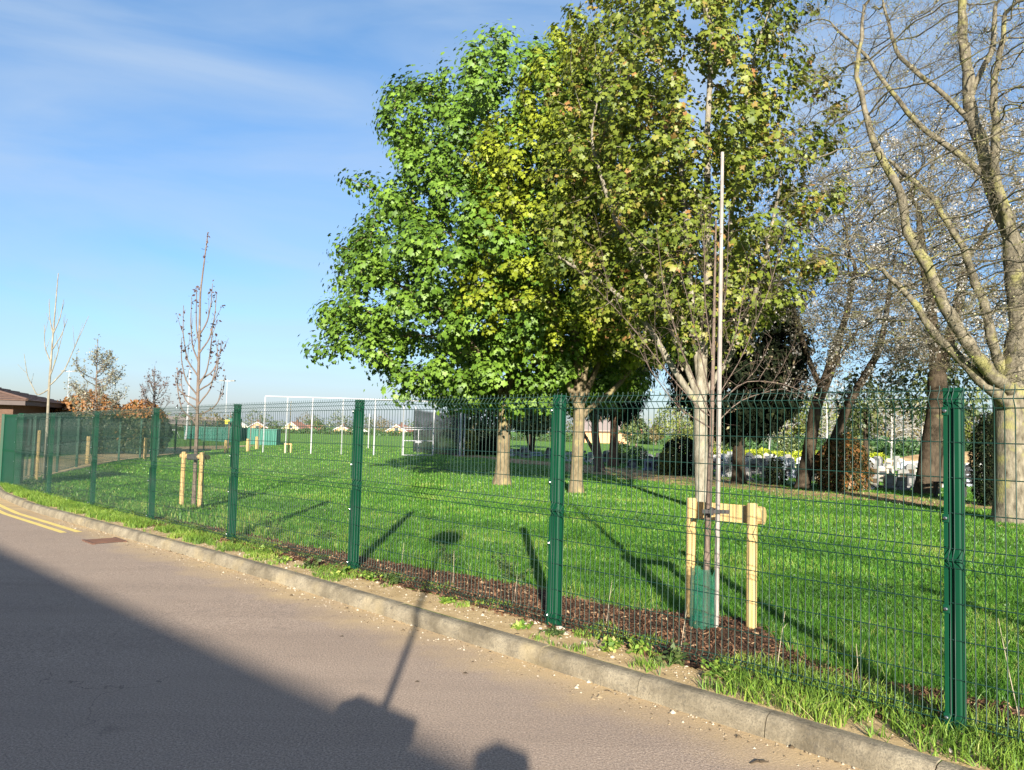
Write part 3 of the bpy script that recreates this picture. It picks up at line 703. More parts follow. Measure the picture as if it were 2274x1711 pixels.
# --- the big bare tree on the right
big = bare_tree('beech_tree', 'huge nearly bare tree with grey lichened limbs at the right edge', (10.42, 16.03, 0),
    [(10.42, 16.03, -.15), (10.42, 16.02, 1.5), (10.39, 16.0, 2.75)],
    [([(10.39, 16.0, 2.7), (10.62, 16.0, 3.87), (10.47, 16.05, 5.94), (10.01, 16.0, 7.18), (9.55, 16.0, 8.96), (9.42, 16.0, 11.1), (9.33, 16, 13.0)], .23, .05),
     ([(10.3, 15.9, 2.35), (9.88, 15.6, 2.6), (9.5, 15.5, 2.85), (8.94, 15.4, 3.31), (8.45, 15.3, 3.77), (7.96, 15.2, 4.36), (7.3, 15.1, 5.0)], .13, .045),
     ([(10.35, 15.9, 2.7), (9.6, 15.3, 2.95), (8.95, 15.05, 3.5), (8.55, 15.0, 4.17), (8.12, 15.0, 5.0), (7.77, 15.0, 5.71), (7.6, 15.0, 6.48), (7.11, 15.0, 7.46), (6.94, 15, 7.95), (6.72, 15, 8.94), (6.88, 15, 10.33)], .15, .03),
     ([(10.35, 16.0, 2.8), (10.01, 16.1, 3.97), (9.88, 16.1, 4.61), (9.52, 16.1, 5.63), (8.86, 16.1, 6.77), (8.01, 16.1, 7.52)], .12, .04),
     ([(10.01, 16.0, 7.18), (9.16, 16.0, 7.84), (8.2, 16.0, 8.6), (7.44, 16.0, 9.76), (6.67, 16.0, 10.43)], .07, .025),
     ([(9.79, 16.0, 8.3), (8.88, 16.0, 9.11), (8.02, 16.0, 9.87), (7.73, 16.0, 11.05)], .06, .02),
     ([(10.6, 16.0, 3.8), (11.2, 16.3, 5.2), (11.7, 16.4, 7.4), (12.0, 16.5, 9.4)], .13, .05),
     ([(9.55, 16.0, 8.9), (10.04, 16.0, 9.93), (10.19, 16.0, 11.1)], .06, .03),
     ([(10.45, 16.0, 5.9), (9.95, 15.7, 7.0), (9.7, 15.4, 8.6), (9.9, 15.3, 10.4)], .07, .03)],
    [(3.0, 2.0), (3.8, 3.8), (5, 4.8), (7, 4.7), (9, 4.4), (11, 3.8), (13, 2.4)], (9.9, 15.9), 5200, .165, .34, .0042, M['bark_lichen'], 51,
    M['leaf_bud'], 34000, .036, 'oval', .25, (.010, 4, .12, .45, .0031), flare=.35, p=.55, trop=.02, jit=.34, sig=.02, wig=.020)

# --- plum trees in blossom behind it
bare_tree('plum_tree', 'two-stemmed leaning plum tree with dark trunks and thin white blossom', (9.9, 25.8, G(9.9, 25.8)),
    [(9.75, 25.8, -.15), (10.03, 25.8, 1.52), (10.21, 25.8, 2.73), (10.63, 25.8, 3.8), (10.93, 25.8, 4.88)],
    [([(9.95, 25.8, .5), (10.78, 25.7, 1.54), (11.23, 25.7, 2.76), (11.76, 25.7, 3.68), (12.29, 25.7, 4.61), (12.48, 25.7, 5.53), (12.68, 25.7, 7.07)], .19, .07),
     ([(10.93, 25.8, 4.88), (11.23, 25.8, 5.8), (11.53, 25.8, 7.35)], .10, .05), ([(10.63, 25.8, 3.8), (11.3, 26, 4.7), (11.8, 26.1, 5.4)], .08, .04), ([(10.4, 25.8, 3.2), (9.9, 25.9, 4.5), (9.5, 26, 6.0)], .07, .03)],
    [(3.0, 1.6), (4, 3.0), (5.5, 3.7), (7.5, 3.8), (9.5, 3.0), (11, 1.4)], (11.0, 26.0), 1300, .27, .21, .006, M['bark_dark'], 61,
    M['blossom'], 36000, .06, 'round', .4, (.013, 2, .2, .5, .0042), p=.55, twigmat=M['bark_dark'], sig=.06, crownname='blossom')
bare_tree('plum_tree', 'thick leaning trunk forking above the fence, with dense white blossom behind the bare tree', (12.96, 24.1, 0),
    [(12.95, 24.1, -.15), (13.11, 24.1, 1.35), (13.34, 24.1, 2.76), (13.34, 24.1, 3.7)],
    [([(13.34, 24.1, 3.6), (13.22, 24.1, 5.03), (13.05, 24.1, 6.46), (12.8, 24.1, 8.5)], .20, .06), ([(13.34, 24.1, 3.6), (13.68, 24.1, 4.61), (13.97, 24.1, 5.76), (14.34, 24.1, 7.64)], .20, .06)],
    [(4.0, 2.2), (5, 3.6), (6.5, 4.0), (8.5, 4.0), (10.5, 3.2), (12.2, 1.4)], (14.0, 24.4), 1500, .28, .31, .006, M['bark_dark'], 71,
    M['blossom'], 62000, .062, 'round', .42, (.013, 2, .2, .5, .0042), p=.5, twigmat=M['bark_dark'], sig=.06, crownname='blossom')

# --- dark yew and the drooping conifers
leafy_tree('yew_tree', 'near-black yew with a low round skirt behind the staked sapling', (8.27, 27.94, G(8.3, 28)), [(8.27, 27.94, -.2), (8.25, 27.94, 1.8), (8.2, 27.94, 3.4)], [],
    [(1.75, 1.2), (2.3, 2.0), (3.2, 2.5), (4.6, 2.6), (6, 2.2), (7.5, 1.4), (8.6, .4)], (8.15, 27.95), 900, .3, .22, .01, M['bark_dark'], M['leaf_yew'], 42000, .20, 'oval', 81,
    lump=.16, p=.3, sigma=.17, thick=.05, droop=1.0)
leafy_tree('conifer_tree', 'dark drooping conifer with a reddish trunk at the edge of the graves', (5.68, 42.47, G(5.7, 42.5)), [(5.68, 42.47, -.2), (5.7, 42.5, 2.5), (5.7, 42.5, 6)], [],
    [(2.4, .6), (3.0, 1.6), (4.5, 1.9), (7, 1.6), (9.5, .3)], (5.9, 42.5), 420, .4, .24, .014, M['bark_red'], M['leaf_yew'], 12000, .34, 'slim', 83, lump=.3, p=.4, sigma=.22, thick=.06, droop=1.6)
leafy_tree('conifer_tree', 'ragged dark evergreen with a forked bare trunk beside the second maple', (4.14, 36.51, G(4.1, 36.5)), [(4.25, 36.51, -.2), (4.0, 36.5, 1.4), (3.9, 36.5, 4)], [([(4.2, 36.5, .3), (3.6, 36.5, 1.3), (3.2, 36.5, 2.0)], .1, .06)],
    [(2.2, .6), (3.0, 1.3), (4.5, 1.5), (6.5, 1.0), (7.5, .3)], (3.9, 36.5), 320, .35, .20, .014, M['bark_brown'], M['leaf_laurel'], 4500, .26, 'slim', 85, lump=.3, p=.45, sigma=.2, thick=.06, droop=1.2)

def shrub(name, label, base, zr, mat, nleaf, size, seed, shape='oval', ztone=None, group=None, cat='shrub', lump=.18, core=None, stems=5, ell=(1, 1), bark='bark_dark', up=.5, p=.22, part='foliage', freq=1.3):
    """bush: a few stems, an inner mass of twigs and thousands of leaves"""
    root = empty(name, base, 0, label, cat, group); z1 = zr[-1][0]; mb = MB(); rr = random.Random(seed)
    rm = max(r for _, r in zr)
    for i in range(stems):
        a = 2*math.pi*i/max(1, stems)+rr.random(); k = rm*.55*rr.random()
        mb.tube([(math.cos(a)*.06, math.sin(a)*.06, -.1), (math.cos(a)*k*.5*ell[0], math.sin(a)*k*.5*ell[1], z1*.4), (math.cos(a)*k*ell[0], math.sin(a)*k*ell[1], z1*.8)], [.03+.012*z1, .02+.008*z1, .006], 5)
    mb.build('stem', M[bark], root)
    A = envelope(zr, (0, 0), nleaf, seed, lump, p, freq); A[:, 0] *= ell[0]; A[:, 1] *= ell[1]
    leaves(part, A, mat, root, size, shape, seed, up=up, out=(0, 0), tone=None if ztone is None else ztone(A[:, 2]/z1)+.22*np.random.RandomState(seed).randn(nleaf))
    return root

# --- shrubs around the graves
shrub('photinia_shrub', 'clipped photinia bush with reddish leaves beside the leaning plum trunks', (10.75, 25.0, G(10.7, 25)), [(.05, .75), (.6, .85), (1.2, .75), (1.6, .55), (1.85, .15)], M['leaf_pho'], 9000, .095, 101, lump=.12)
shrub('laurel_shrub', 'dark rounded evergreen bush among the gravestones', (7.75, 35.0, G(7.7, 35)), [(.05, .8), (.8, .95), (1.4, .75), (1.75, .2)], M['leaf_yew'], 4200, .12, 103, lump=.12)
shrub('spotted_laurel', 'small yellow-flecked laurel in front of the dark graveyard bush', (7.0, 34.2, G(7, 34)), [(.05, .45), (.6, .5), (1.0, .35), (1.2, .1)], M['leaf_spring'], 1500, .10, 104)
shrub('box_ball', 'clipped green ball bush in the middle of the graveyard', (7.35, 44.6, -.25), [(.02, .4), (.5, .62), (.9, .55), (1.15, .15)], M['leaf_darkhedge'], 2200, .08, 105, lump=.05)
shrub('box_ball', 'clipped yellow-green ball bush beside the reddish conifer trunk', (6.6, 46.5, -.25), [(.02, .5), (.6, .65), (1.1, .55), (1.4, .15)], M['leaf_spring'], 2200, .08, 106, lump=.05)
shrub('cypress_tree', 'black-green columnar cypress left of the big bare trunk', (12.4, 19.95, 0), [(.05, .22), (.4, .42), (1.2, .46), (1.9, .36), (2.4, .12)], M['leaf_yew'], 9000, .11, 107, 'slim', lump=.08, cat='tree', up=1.0)
shrub('laurel_shrub', 'tall glossy laurel behind the sycamore trunk, right of the net cage', (-2.4, 58.2, -.25), [(.2, 1.6), (1.5, 2.1), (3.2, 2.2), (4.6, 1.7), (5.6, .5)], M['leaf_laurel'], 6500, .26, 108, lump=.25)
shrub('laurel_shrub', 'grey-green laurel between the sycamore trunk and the second maple trunk', (1.6, 57.5, -.25), [(1.6, .8), (2.4, 2.0), (3.6, 2.3), (4.8, 1.8), (6, .5)], M['leaf_laurel'], 6000, .26, 109, lump=.25)
shrub('holly_tree', 'small round-headed tree on the far field between the two trunks', (2.0, 76, -.25), [(2.0, 1.2), (3.0, 2.2), (4.0, 2.2), (5.2, 1.2), (6, .3)], M['leaf_mid'], 3000, .3, 110, cat='tree', lump=.25, stems=3)
shrub('laurel_shrub', 'low dark domed bush behind the sycamore trunk', (-1.4, 57.0, -.25), [(.05, 1.3), (.6, 1.35), (1.2, .9), (1.55, .2)], M['leaf_yew'], 3500, .16, 111, lump=.1)
shrub('laurel_shrub', 'bright laurel sprouting at the corner of the net cage', (-3.0, 54.6, -.25), [(.05, .5), (.8, .7), (1.5, .6), (1.9, .15)], M['leaf_spring'], 1200, .16, 112, lump=.25)
shrub('holly_tree', 'dark leafy tree behind the thick leaning trunk, right of its fork', (15.2, 27.5, 0), [(2.2, .7), (3.0, 1.5), (3.8, 1.6), (4.8, 1.2), (5.6, .3)], M['leaf_laurel'], 3200, .17, 113, cat='tree', stems=2, lump=.3)
shrub('holly_tree', 'dark leafy sapling left of the thick leaning trunk', (12.2, 26.5, 0), [(1.9, .5), (2.6, .9), (3.4, .9), (4.2, .3)], M['leaf_laurel'], 1300, .15, 114, cat='tree', stems=2, lump=.3)

# --- photinia bank and building on the left
shrub('photinia_shrub', 'big orange-topped photinia bush beside the brown tiled building', (-23.3, 42.5, -.1), [(.05, 1.7), (1.0, 2.1), (2.0, 2.0), (2.7, 1.4), (3.3, .4)], M['leaf_pho'], 12000, .17, 121, ztone=lambda h: .12+.75*sstep(.5, .72, h), lump=.15, ell=(1.1, 1))
shrub('photinia_shrub', 'second orange-topped photinia bush, right of the larger one', (-20.9, 43.6, -.1), [(.05, 1.3), (1.0, 1.7), (1.8, 1.5), (2.5, .9), (2.9, .3)], M['leaf_pho'], 9000, .17, 122, ztone=lambda h: .12+.75*sstep(.55, .75, h), lump=.15)

# --- brown brick building with a tiled hip roof at the left edge
bb0 = empty('brick_building', (-22.05, 35.2, -.3), R(18), 'low brown brick building with a brown tiled roof at the left edge', 'building')
g = MB(); g.box(-14, -.6, 0, 9, 0, 2.55); g.build('wall', M['brick'], bb0)
g = MB(); g.box(-14.6, .02, -.62, -.50, 2.46, 2.72); g.box(-.10, .02, -.5, 9.5, 2.46, 2.72); g.box(-14.6, -.1, -.5, 9.5, 2.5, 2.56); g.build('fascia', M['fascia'], bb0)
g = MB()
def slope_rows(a, b, c, d, n):
    """tile courses between the eave a-b and the ridge d-c"""
    a, b, c, d = map(Vector, (a, b, c, d))
    for i in range(n):
        f0, f1 = i/n, (i+1)/n
        p = [a.lerp(d, f0), b.lerp(c, f0), b.lerp(c, f1), a.lerp(d, f1)]
        up = Vector((0, 0, .035))
        g.add([p[0]+up, p[1]+up, p[2], p[3], p[0]-up*.3, p[1]-up*.3], [(0, 1, 2, 3), (4, 5, 1, 0)])
slope_rows((-14.7, -.68, 2.68), (.1, -.68, 2.68), (-5.4, 4.5, 4.0), (-14.7, 4.5, 4.0), 16)
slope_rows((.1, -.68, 2.68), (.1, 9.6, 2.68), (-5.4, 4.6, 4.0), (-5.4, 4.5, 4.0), 16)
g.tube([(.1, -.68, 2.72), (-5.4, 4.5, 4.04)], .07, 6); g.tube([(-14.7, 4.5, 4.04), (-5.4, 4.5, 4.04)], .08, 6)
g.build('roof', M['roofleft'], bb0)

# --- building behind the photographer shading the road; two unseen piers added for their shadows
A0, B0 = Vector((-5.92, -5.95, 0)), Vector((.05, -11.5, 0)); du = (B0-A0).normalized(); dn = Vector((du.y, -du.x, 0))
if dn.y > 0: dn = -dn
rb = empty('flat_roofed_building', (A0.x, A0.y, -.12), math.atan2(du.y, du.x), 'flat roofed brick building across the road whose shadow falls on the tarmac', 'building')
sgn = 1 if Vector((-du.y, du.x, 0)).dot(dn) > 0 else -1
def yb_(a, b): return (min(a*sgn, b*sgn), max(a*sgn, b*sgn))
g = MB(); a, b = yb_(.3, 9.0); g.box(-14, 16, a, b, 0, 4.4); g.build('wall', M['brick'], rb)
g = MB(); a, b = yb_(0, 9.3); g.box(-14.3, 16.3, a, b, 4.4, 4.77); g.build('roof', M['fascia'], rb)
def pier(label, cx_, cy_, w_, d_, h_):
    r_ = empty('shadow_pier', (cx_, cy_, -.12), math.atan2(du.y, du.x), label, 'pier')
    q = MB(); q.box(-w_/2+.02, w_/2-.02, -d_/2, d_/2, -.1, h_-.1); q.build('pillar', M['brick'], r_)
    q = MB(); q.box(-w_/2, w_/2, -d_/2-.02, d_/2+.02, h_-.1, h_, .012); q.build('cap', M['greystone'], r_)
pier('unseen brick pier added for its shadow, carrying a pole with a round disc', -.63, -1.0, .60, .12, 1.78)
pier('lower unseen pier added for its shadow, right of the one with the pole', .14, -1.45, .24, .16, 1.74)
mast = empty('disc_sign', (-.60, -.98, 1.64), 0, 'thin pole topped with a round disc on the unseen pier', 'sign')
g = MB(); g.tube([(0, 0, 0), (0, 0, 2.1)], .026, 8); g.build('pole', M['greystone'], mast)
g = MB(); g.tube([(0, -.015, 2.16), (0, .015, 2.16)], .235, 20); g.build('disc', M['greystone'], mast)

# --- staked saplings
def stake(parent, x, y, h, r, half=False, dz=0, name='stake', rz=0):
    mb = MB(); n = 10; prof = [(r*math.cos(math.pi*2*k/n), r*math.sin(math.pi*2*k/n)) for k in range(n)]
    if half: prof = [(r*math.cos(math.pi*k/8), -r*.9*math.sin(math.pi*k/8)) for k in range(9)]
    vs = [(a, b, -.2) for a, b in prof]+[(a, b, h-.012) for a, b in prof]+[(a*.8, b*.8, h) for a, b in prof]; m = len(prof)
    mb.add(vs, [tuple(range(m-1, -1, -1)), tuple(range(2*m, 3*m))]+[(i, (i+1) % m, m+(i+1) % m, m+i) for i in range(m)]+[(m+i, m+(i+1) % m, 2*m+(i+1) % m, 2*m+i) for i in range(m)])
    o = mb.build(name, M['pine'], parent); o.location = (x, y, dz); o.rotation_euler = (0, 0, rz); return o

def sapling(name, label, base, pts, branches, r0, bark, seed, leafmat=None, nleaf=0, lsize=.05, group=None, twig=None, shape='oval', sub=2, bk=.38):
    """young tree: leader plus named branches, each with a few side shoots"""
    root = empty(name, base, 0, label, 'sapling', group); b = np.array(base); rs = np.random.RandomState(seed)
    seeds = [(pts, r0, r0*.22)]
    for br in branches:
        seeds.append((br, r0*bk, r0*bk*.32)); P_ = np.array(br, float)
        for k in range(sub):
            f = rs.uniform(.3, .85); i = f*(len(P_)-1); i0 = int(i); p = P_[i0]+(P_[min(i0+1, len(P_)-1)]-P_[i0])*(i-i0)
            d = P_[-1]-P_[0]; d /= np.linalg.norm(d); d = d*.6+rs.randn(3)*.4+np.array([0, 0, .55]); d /= np.linalg.norm(d); l = rs.uniform(.15, .4)*np.linalg.norm(P_[-1]-P_[0])
            seeds.append(([p, p+d*l*.5, p+d*l+np.array([0, 0, .05])], r0*bk*.42, r0*bk*.2))
    P, par, Rm, ns = colonize(seeds, None, .1, .1, seed); kids = np.bincount(par[par >= 0], minlength=len(P))
    wood_mesh('trunk', P-b, par, Rm, bark, root, .2, .012)
    thin = np.where(Rm < r0*.3)[0]; tips = P[thin]
    if twig:
        V, F, tp = bare_twigs(P-b, par, Rm, r0*.3, *twig, seed); np_mesh('twigs', V, F, bark, root)['kind'] = 'stuff'; tips = np.concatenate([tips, tp+b])
    if leafmat:
        q = tips[rs.randint(0, len(tips), nleaf)]+lsize*.4*rs.randn(nleaf, 3); leaves('crown', q-b, leafmat, root, lsize, shape, seed, up=.3, spread=.8)
    return root

def rand_branches(base, z0, z1, n, reach, rise, seed, dx=0.0, asym=0.0, hook=0):
    rs = np.random.RandomState(seed); out = []
    for i in range(n):
        f = i/(n-1.0); z = z0+(z1-z0)*f; th = rs.uniform(0, 2*math.pi); l = reach*(1-.62*f)*rs.uniform(.75, 1.15)
        x0 = base[0]+dx*(z-base[2]); y0 = base[1]; c, s = math.cos(th), math.sin(th)
        out.append([(x0, y0, z), (x0+c*l*.55, y0+s*l*.55, z+rise*.25*l), (x0+c*l*.9, y0+s*l*.9, z+rise*.62*l-hook*.1*l), (x0+c*l*(1+.1*hook), y0+s*l*(1+.1*hook), z+rise*l-hook*.3*l)])
    return out

# main sapling by the fence with its cane, two stakes, crossbar, tie and green guard
bx, by = 1.66, 6.52
br = [[(1.70, 6.52, 1.75), (1.35, 6.6, 2.15), (1.0, 6.7, 2.62), (.55, 6.8, 3.1)], [(1.70, 6.52, 1.8), (1.45, 6.5, 2.3), (1.28, 6.5, 2.8), (1.2, 6.5, 3.4)], [(1.70, 6.52, 1.9), (1.58, 6.6, 2.5), (1.45, 6.7, 3.1)],
      [(1.70, 6.52, 1.85), (1.95, 6.5, 2.12), (2.3, 6.5, 2.1), (2.75, 6.55, 1.92)], [(1.70, 6.52, 1.9), (1.95, 6.55, 2.3), (2.2, 6.6, 2.9), (2.3, 6.6, 3.3)], [(1.70, 6.52, 2.0), (1.88, 6.45, 2.5), (1.98, 6.4, 3.2)],
      [(1.69, 6.52, 1.7), (1.95, 6.6, 1.95), (2.35, 6.65, 2.08), (2.6, 6.7, 1.95)], [(1.70, 6.52, 1.7), (1.4, 6.4, 1.85), (1.15, 6.35, 2.15), (.95, 6.3, 2.5)], [(1.71, 6.52, 2.2), (1.62, 6.5, 2.8), (1.6, 6.45, 3.5)], [(1.71, 6.52, 2.3), (1.82, 6.55, 2.9), (1.85, 6.6, 3.6)]]
sapling('staked_sapling', 'slim brown sapling tied between two new stakes beside the nearest mulch mound', (bx, by, 0), [(bx, by, -.1), (1.675, by, .8), (1.695, by, 1.6), (1.705, by, 2.4), (1.71, by, 3.0), (1.715, by, 3.5)], br, .036, M['bark_brown'], 201, M['leaf_bud'], 520, .026, twig=(2, .08, .22, .0014), sub=4, bk=.2)
g = MB(); g.tube([(1.735, 6.45, -.1), (1.74, 6.45, 2.0), (1.745, 6.45, 4.06)], [.022, .019, .014], 8); tag(g.build('support_cane', M['pole']), 'tall pale cane standing against the slim brown sapling', 'cane')
stake(None, 1.61, 6.83, 1.09, .044, True, .0, 'tree_stake'); tag(bpy.data.objects['tree_stake'], 'new timber stake left of the nearest sapling', 'stake', 'stakes of the nearest sapling')
o = stake(None, 2.03, 6.47, 1.09, .044, True, .0, 'tree_stake'); tag(o, 'new timber stake right of the nearest sapling, under the rounded bar end', 'stake', 'stakes of the nearest sapling')
cbx = empty('stake_crossbar', (1.82, 6.70, .985), math.atan2(6.50-6.85, 2.09-1.58), 'half-round timber crossbar nailed to the backs of the two stakes', 'crossbar')
g = MB(); prof = [(.055*math.sin(math.pi*k/8), .075*math.cos(math.pi*k/8)) for k in range(9)]
g.prism([(a, b) for a, b in prof], 'x', -.235, .36); g.build('bar', M['pine'], cbx)
g = MB(); g.tube([(.30, -.015, 0), (.385, -.015, 0)], [.078, .074], 12); g.build('rounded_end', M['pine'], cbx)
g = MB(); n_ = 14; vs = []
for k in range(n_+1):
    a = math.pi*2*k/n_; vs += [(1.71+.052*math.cos(a), 6.50+.075*math.sin(a), 1.005), (1.71+.052*math.cos(a), 6.50+.075*math.sin(a), 1.03)]
g.add(vs, [(2*k, 2*k+2, 2*k+3, 2*k+1) for k in range(n_)])
g.box(1.60, 1.82, 6.408, 6.414, 1.0, 1.032); g.box(1.665, 1.69, 6.40, 6.43, .985, 1.05)
tag(g.build('tree_tie', M['black']), 'black strap tie with a buckle round the nearest sapling', 'tie')
g = MB(); vs = []; rr = random.Random(4); n_ = 22
for i in range(9):
    for k in range(n_+1):
        a = .6+(2*math.pi-.5)*k/n_; r = .075+.03*(1 if math.cos(a) < 0 else 0)+rr.uniform(-.004, .004); top = .52-.06*(k % 5 == 2)
        vs.append((1.66+r*1.25*math.cos(a), 6.50+r*math.sin(a), .02+i/8*top))
m_ = n_+1; g.add(vs, [(i*m_+k, i*m_+k+1, (i+1)*m_+k+1, (i+1)*m_+k) for i in range(8) for k in range(n_)])
tag(g.build('trunk_guard', M['guard']), 'torn green plastic mesh guard round the foot of the nearest sapling', 'guard')

# left sapling with two stakes
zl = G(-6.6, 16.3)
brl = []
rs_ = np.random.RandomState(8)
for z, dx, h, l in [(1.6, -.55, 1.2, 1), (1.75, .42, .9, 1), (1.9, -.45, .75, 1), (2.0, .35, 1.4, 1), (2.2, -.32, 1.2, 1), (2.3, .5, .7, 1), (2.4, .25, 1.3, 1), (2.6, -.35, 1.5, 1), (2.9, -.22, 1.4, 1), (3.1, .3, 1.3, 1), (3.3, -.12, 1.2, 1), (3.5, .2, 1.1, 1), (2.1, -.55, .55, 1), (2.5, .38, .9, 1)]:
    x0 = -6.63-.02*(z-1.5); y0 = 16.3; dy = rs_.uniform(-.3, .3)
    brl.append([(x0, y0, z), (x0+dx*.7, y0+dy*.6, z+h*.22), (x0+dx, y0+dy, z+h*.6), (x0+dx*1.05, y0+dy, z+h)])
sapling('staked_sapling', 'upright sapling with sparse purple leaves between two stakes on the left', (-6.6, 16.3, zl), [(-6.62, 16.3, zl-.1), (-6.63, 16.3, 1.5), (-6.66, 16.3, 2.95), (-6.70, 16.3, 4.4), (-6.60, 16.3, 5.7)], brl, .048, M['bark_brown'], 211, M['leaf_purple'], 330, .075, sub=2)
stake(None, -6.86, 16.26, 1.14, .045, False, zl, 'tree_stake'); o = bpy.data.objects['tree_stake.002']; tag(o, 'timber stake left of the purple-leaved sapling', 'stake')
o = stake(None, -6.33, 15.9, 1.14, .05, False, G(-6.3, 15.8), 'tree_stake'); tag(o, 'timber stake right of the purple-leaved sapling', 'stake')
g = MB(); g.tube([(-6.95, 16.35, zl+1.05), (-6.22, 15.95, zl+1.05)], .05, 8); tag(g.build('stake_crossbar', M['pine']), 'round timber crossbar on the two stakes of the purple-leaved sapling', 'crossbar')
g = MB(); g.box(-6.72, -6.48, 16.05, 16.2, zl+.98, zl+1.1, .02); tag(g.build('tree_tie', M['black']), 'black rubber tie round the purple-leaved sapling', 'tie')
# bare sapling near the fence corner
z1 = G(-14.1, 23.6)
b1 = [[(-14.16, 23.57, 2.6), (-13.75, 23.6, 3.1), (-13.45, 23.6, 3.9), (-13.1, 23.6, 4.8)], [(-14.16, 23.57, 2.9), (-13.95, 23.5, 3.5), (-13.8, 23.5, 4.3)], [(-14.16, 23.57, 3.3), (-14.4, 23.6, 3.8), (-14.45, 23.6, 4.5)], [(-14.15, 23.57, 3.7), (-13.9, 23.6, 4.2), (-13.75, 23.6, 4.7)], [(-14.15, 23.57, 4.2), (-14.3, 23.6, 4.7), (-14.35, 23.6, 5.3)], [(-14.15, 23.57, 4.2), (-13.98, 23.6, 4.7), (-13.9, 23.6, 5.3)], [(-14.16, 23.57, 2.5), (-14.6, 23.7, 2.3), (-15.0, 23.8, 2.9), (-15.15, 23.8, 3.6)]]
sapling('bare_sapling', 'tall leafless pale sapling nearest the fence corner', (-14.12, 23.57, z1), [(-14.14, 23.57, z1-.1), (-14.17, 23.57, 2.7), (-14.15, 23.57, 4.1), (-14.10, 23.57, 6.1)], b1, .055, M['bark_pale'], 221, sub=2)
o = stake(None, -14.28, 23.4, 1.5, .045, False, z1, 'tree_stake'); tag(o, 'timber stake against the leafless sapling at the fence corner', 'stake')
z2 = -.25
sapling('leafing_sapling', 'bushy silver-leaved sapling in front of the photinia bushes', (-17.55, 32.6, z2), [(-17.55, 32.6, z2-.1), (-17.6, 32.6, 2.4), (-17.65, 32.6, 5.0)], rand_branches((-17.55, 32.6, z2), 1.6, 4.2, 30, 1.25, .75, 5, -.02), .05, M['bark_brown'], 231, M['leaf_silver'], 3000, .085, sub=4, twig=(1, .15, .35, .004))
o = stake(None, -17.75, 32.5, 1.15, .07, False, z2, 'tree_stake'); tag(o, 'timber stake under the bushy silver-leaved sapling', 'stake')
sapling('leafing_sapling', 'small round-headed sapling with sparse reddish leaves near the green container', (-17.4, 37.7, z2), [(-17.4, 37.7, z2-.1), (-17.5, 37.7, 2.2), (-17.55, 37.7, 4.3)], rand_branches((-17.4, 37.7, z2), 1.7, 3.6, 22, .75, 1.5, 6, -.02), .045, M['bark_brown'], 241, M['leaf_purple'], 650, .085, sub=3, twig=(1, .1, .3, .003))
o = stake(None, -17.75, 37.6, 1.05, .07, False, z2, 'tree_stake'); tag(o, 'timber stake left of the small round-headed sapling', 'stake')
for px, py, lab in ((500, 1006, 'short timber stake by the green container'), (549, 1003, 'short timber stake left of the white ball-stop frame'), (569, 998, 'short timber stake just in front of the green box')):
    p = spot(px, py); o = stake(None, p.x, p.y, 28*p.y/FPX, .085, False, p.z, 'tree_stake'); tag(o, lab, 'stake')
    g = MB(); g.tube([(p.x+.12, p.y+.1, p.z), (p.x+.14, p.y+.1, p.z+1.6), (p.x+.2, p.y+.1, p.z+2.6)], [.03, .025, .008], 5)
    g.tube([(p.x+.13, p.y+.1, p.z+1.4), (p.x+.35, p.y+.1, p.z+2.0)], .012, 4); g.tube([(p.x+.13, p.y+.1, p.z+1.6), (p.x-.1, p.y+.1, p.z+2.2)], .012, 4)
    tag(g.build('bare_sapling', M['bark_brown']), 'thin bare sapling tied to the '+lab, 'sapling')
p = spot(639, 1006)
g = empty('planting_frame', p, 0, 'pale timber planting frame with a crossbar under the white ball-stop', 'frame')
for dx in (-.19, .19):
    q = MB(); q.box(dx-.035, dx+.035, -.035, .035, -.1, .60); q.build('stake', M['pine'], g)
q = MB(); q.box(-.25, .25, -.06, -.036, .53, .61); q.build('bar', M['pine'], g)
q = MB(); q.tube([(p.x+.02, p.y+.05, p.z), (p.x+.03, p.y+.05, p.z+1.5), (p.x+.06, p.y+.05, p.z+3.4)], [.035, .03, .01], 6); tag(q.build('bare_sapling', M['pine']), 'straw-coloured whip standing in the planting frame', 'sapling')

# --- sports field furniture
def pole_frame(name, label, pts, h, top_pairs, r=.05, cat='frame'):
    root = empty(name, (pts[0][0], pts[0][1], -.25), 0, label, cat); o0 = Vector((pts[0][0], pts[0][1], -.25))
    for (x, y) in pts:
        q = MB(); q.tube([Vector((x, y, -.35))-o0, Vector((x, y, -.25+h))-o0], r, 8); q.build('post', M['whitepaint'], root)
    q = MB(); q.tube([Vector((x, y, -.25+h))-o0 for x, y in top_pairs], r, 8); q.build('top_rail', M['whitepaint'], root)
    return root
pole_frame('ball_stop_frame', 'tall white ball-stop frame of posts with a top rail on the playing field', [(-15.86, 49.6), (-14.45, 49.7), (-12.85, 49.8), (-10.9, 49.9), (-8.85, 50.1), (-7.05, 50.5)], 3.62, [(-15.86, 49.6), (-10.9, 49.9), (-7.05, 50.5), (-4.3, 52.3)], .04)
cage = empty('net_cage', (-3.3, 52.8, -.25), 0, 'white-framed cage hung with dark netting under the sycamore', 'cage')
def T(x, y, z=0): return (x+3.3, y-52.8, z)
for x, y, h, r in [(-3.44, 52.8, 3.5, .05), (-3.2, 53.2, 3.1, .035), (-5.3, 53.0, 3.4, .04), (-8.0, 64.5, 3.6, .04), (-3.6, 63.5, 3.6, .04)]:
    q = MB(); q.tube([T(x, y, -.1), T(x, y, h)], r, 8); q.build('post', M['whitepaint'], cage)
q = MB(); q.tube([T(-3.44, 52.8, 3.5), T(-5.3, 53.0, 3.45)], .05, 8); q.tube([T(-3.2, 53.2, 3.1), T(-3.6, 63.5, 3.5)], .03, 6); q.build('top_rail', M['whitepaint'], cage)
q = MB()
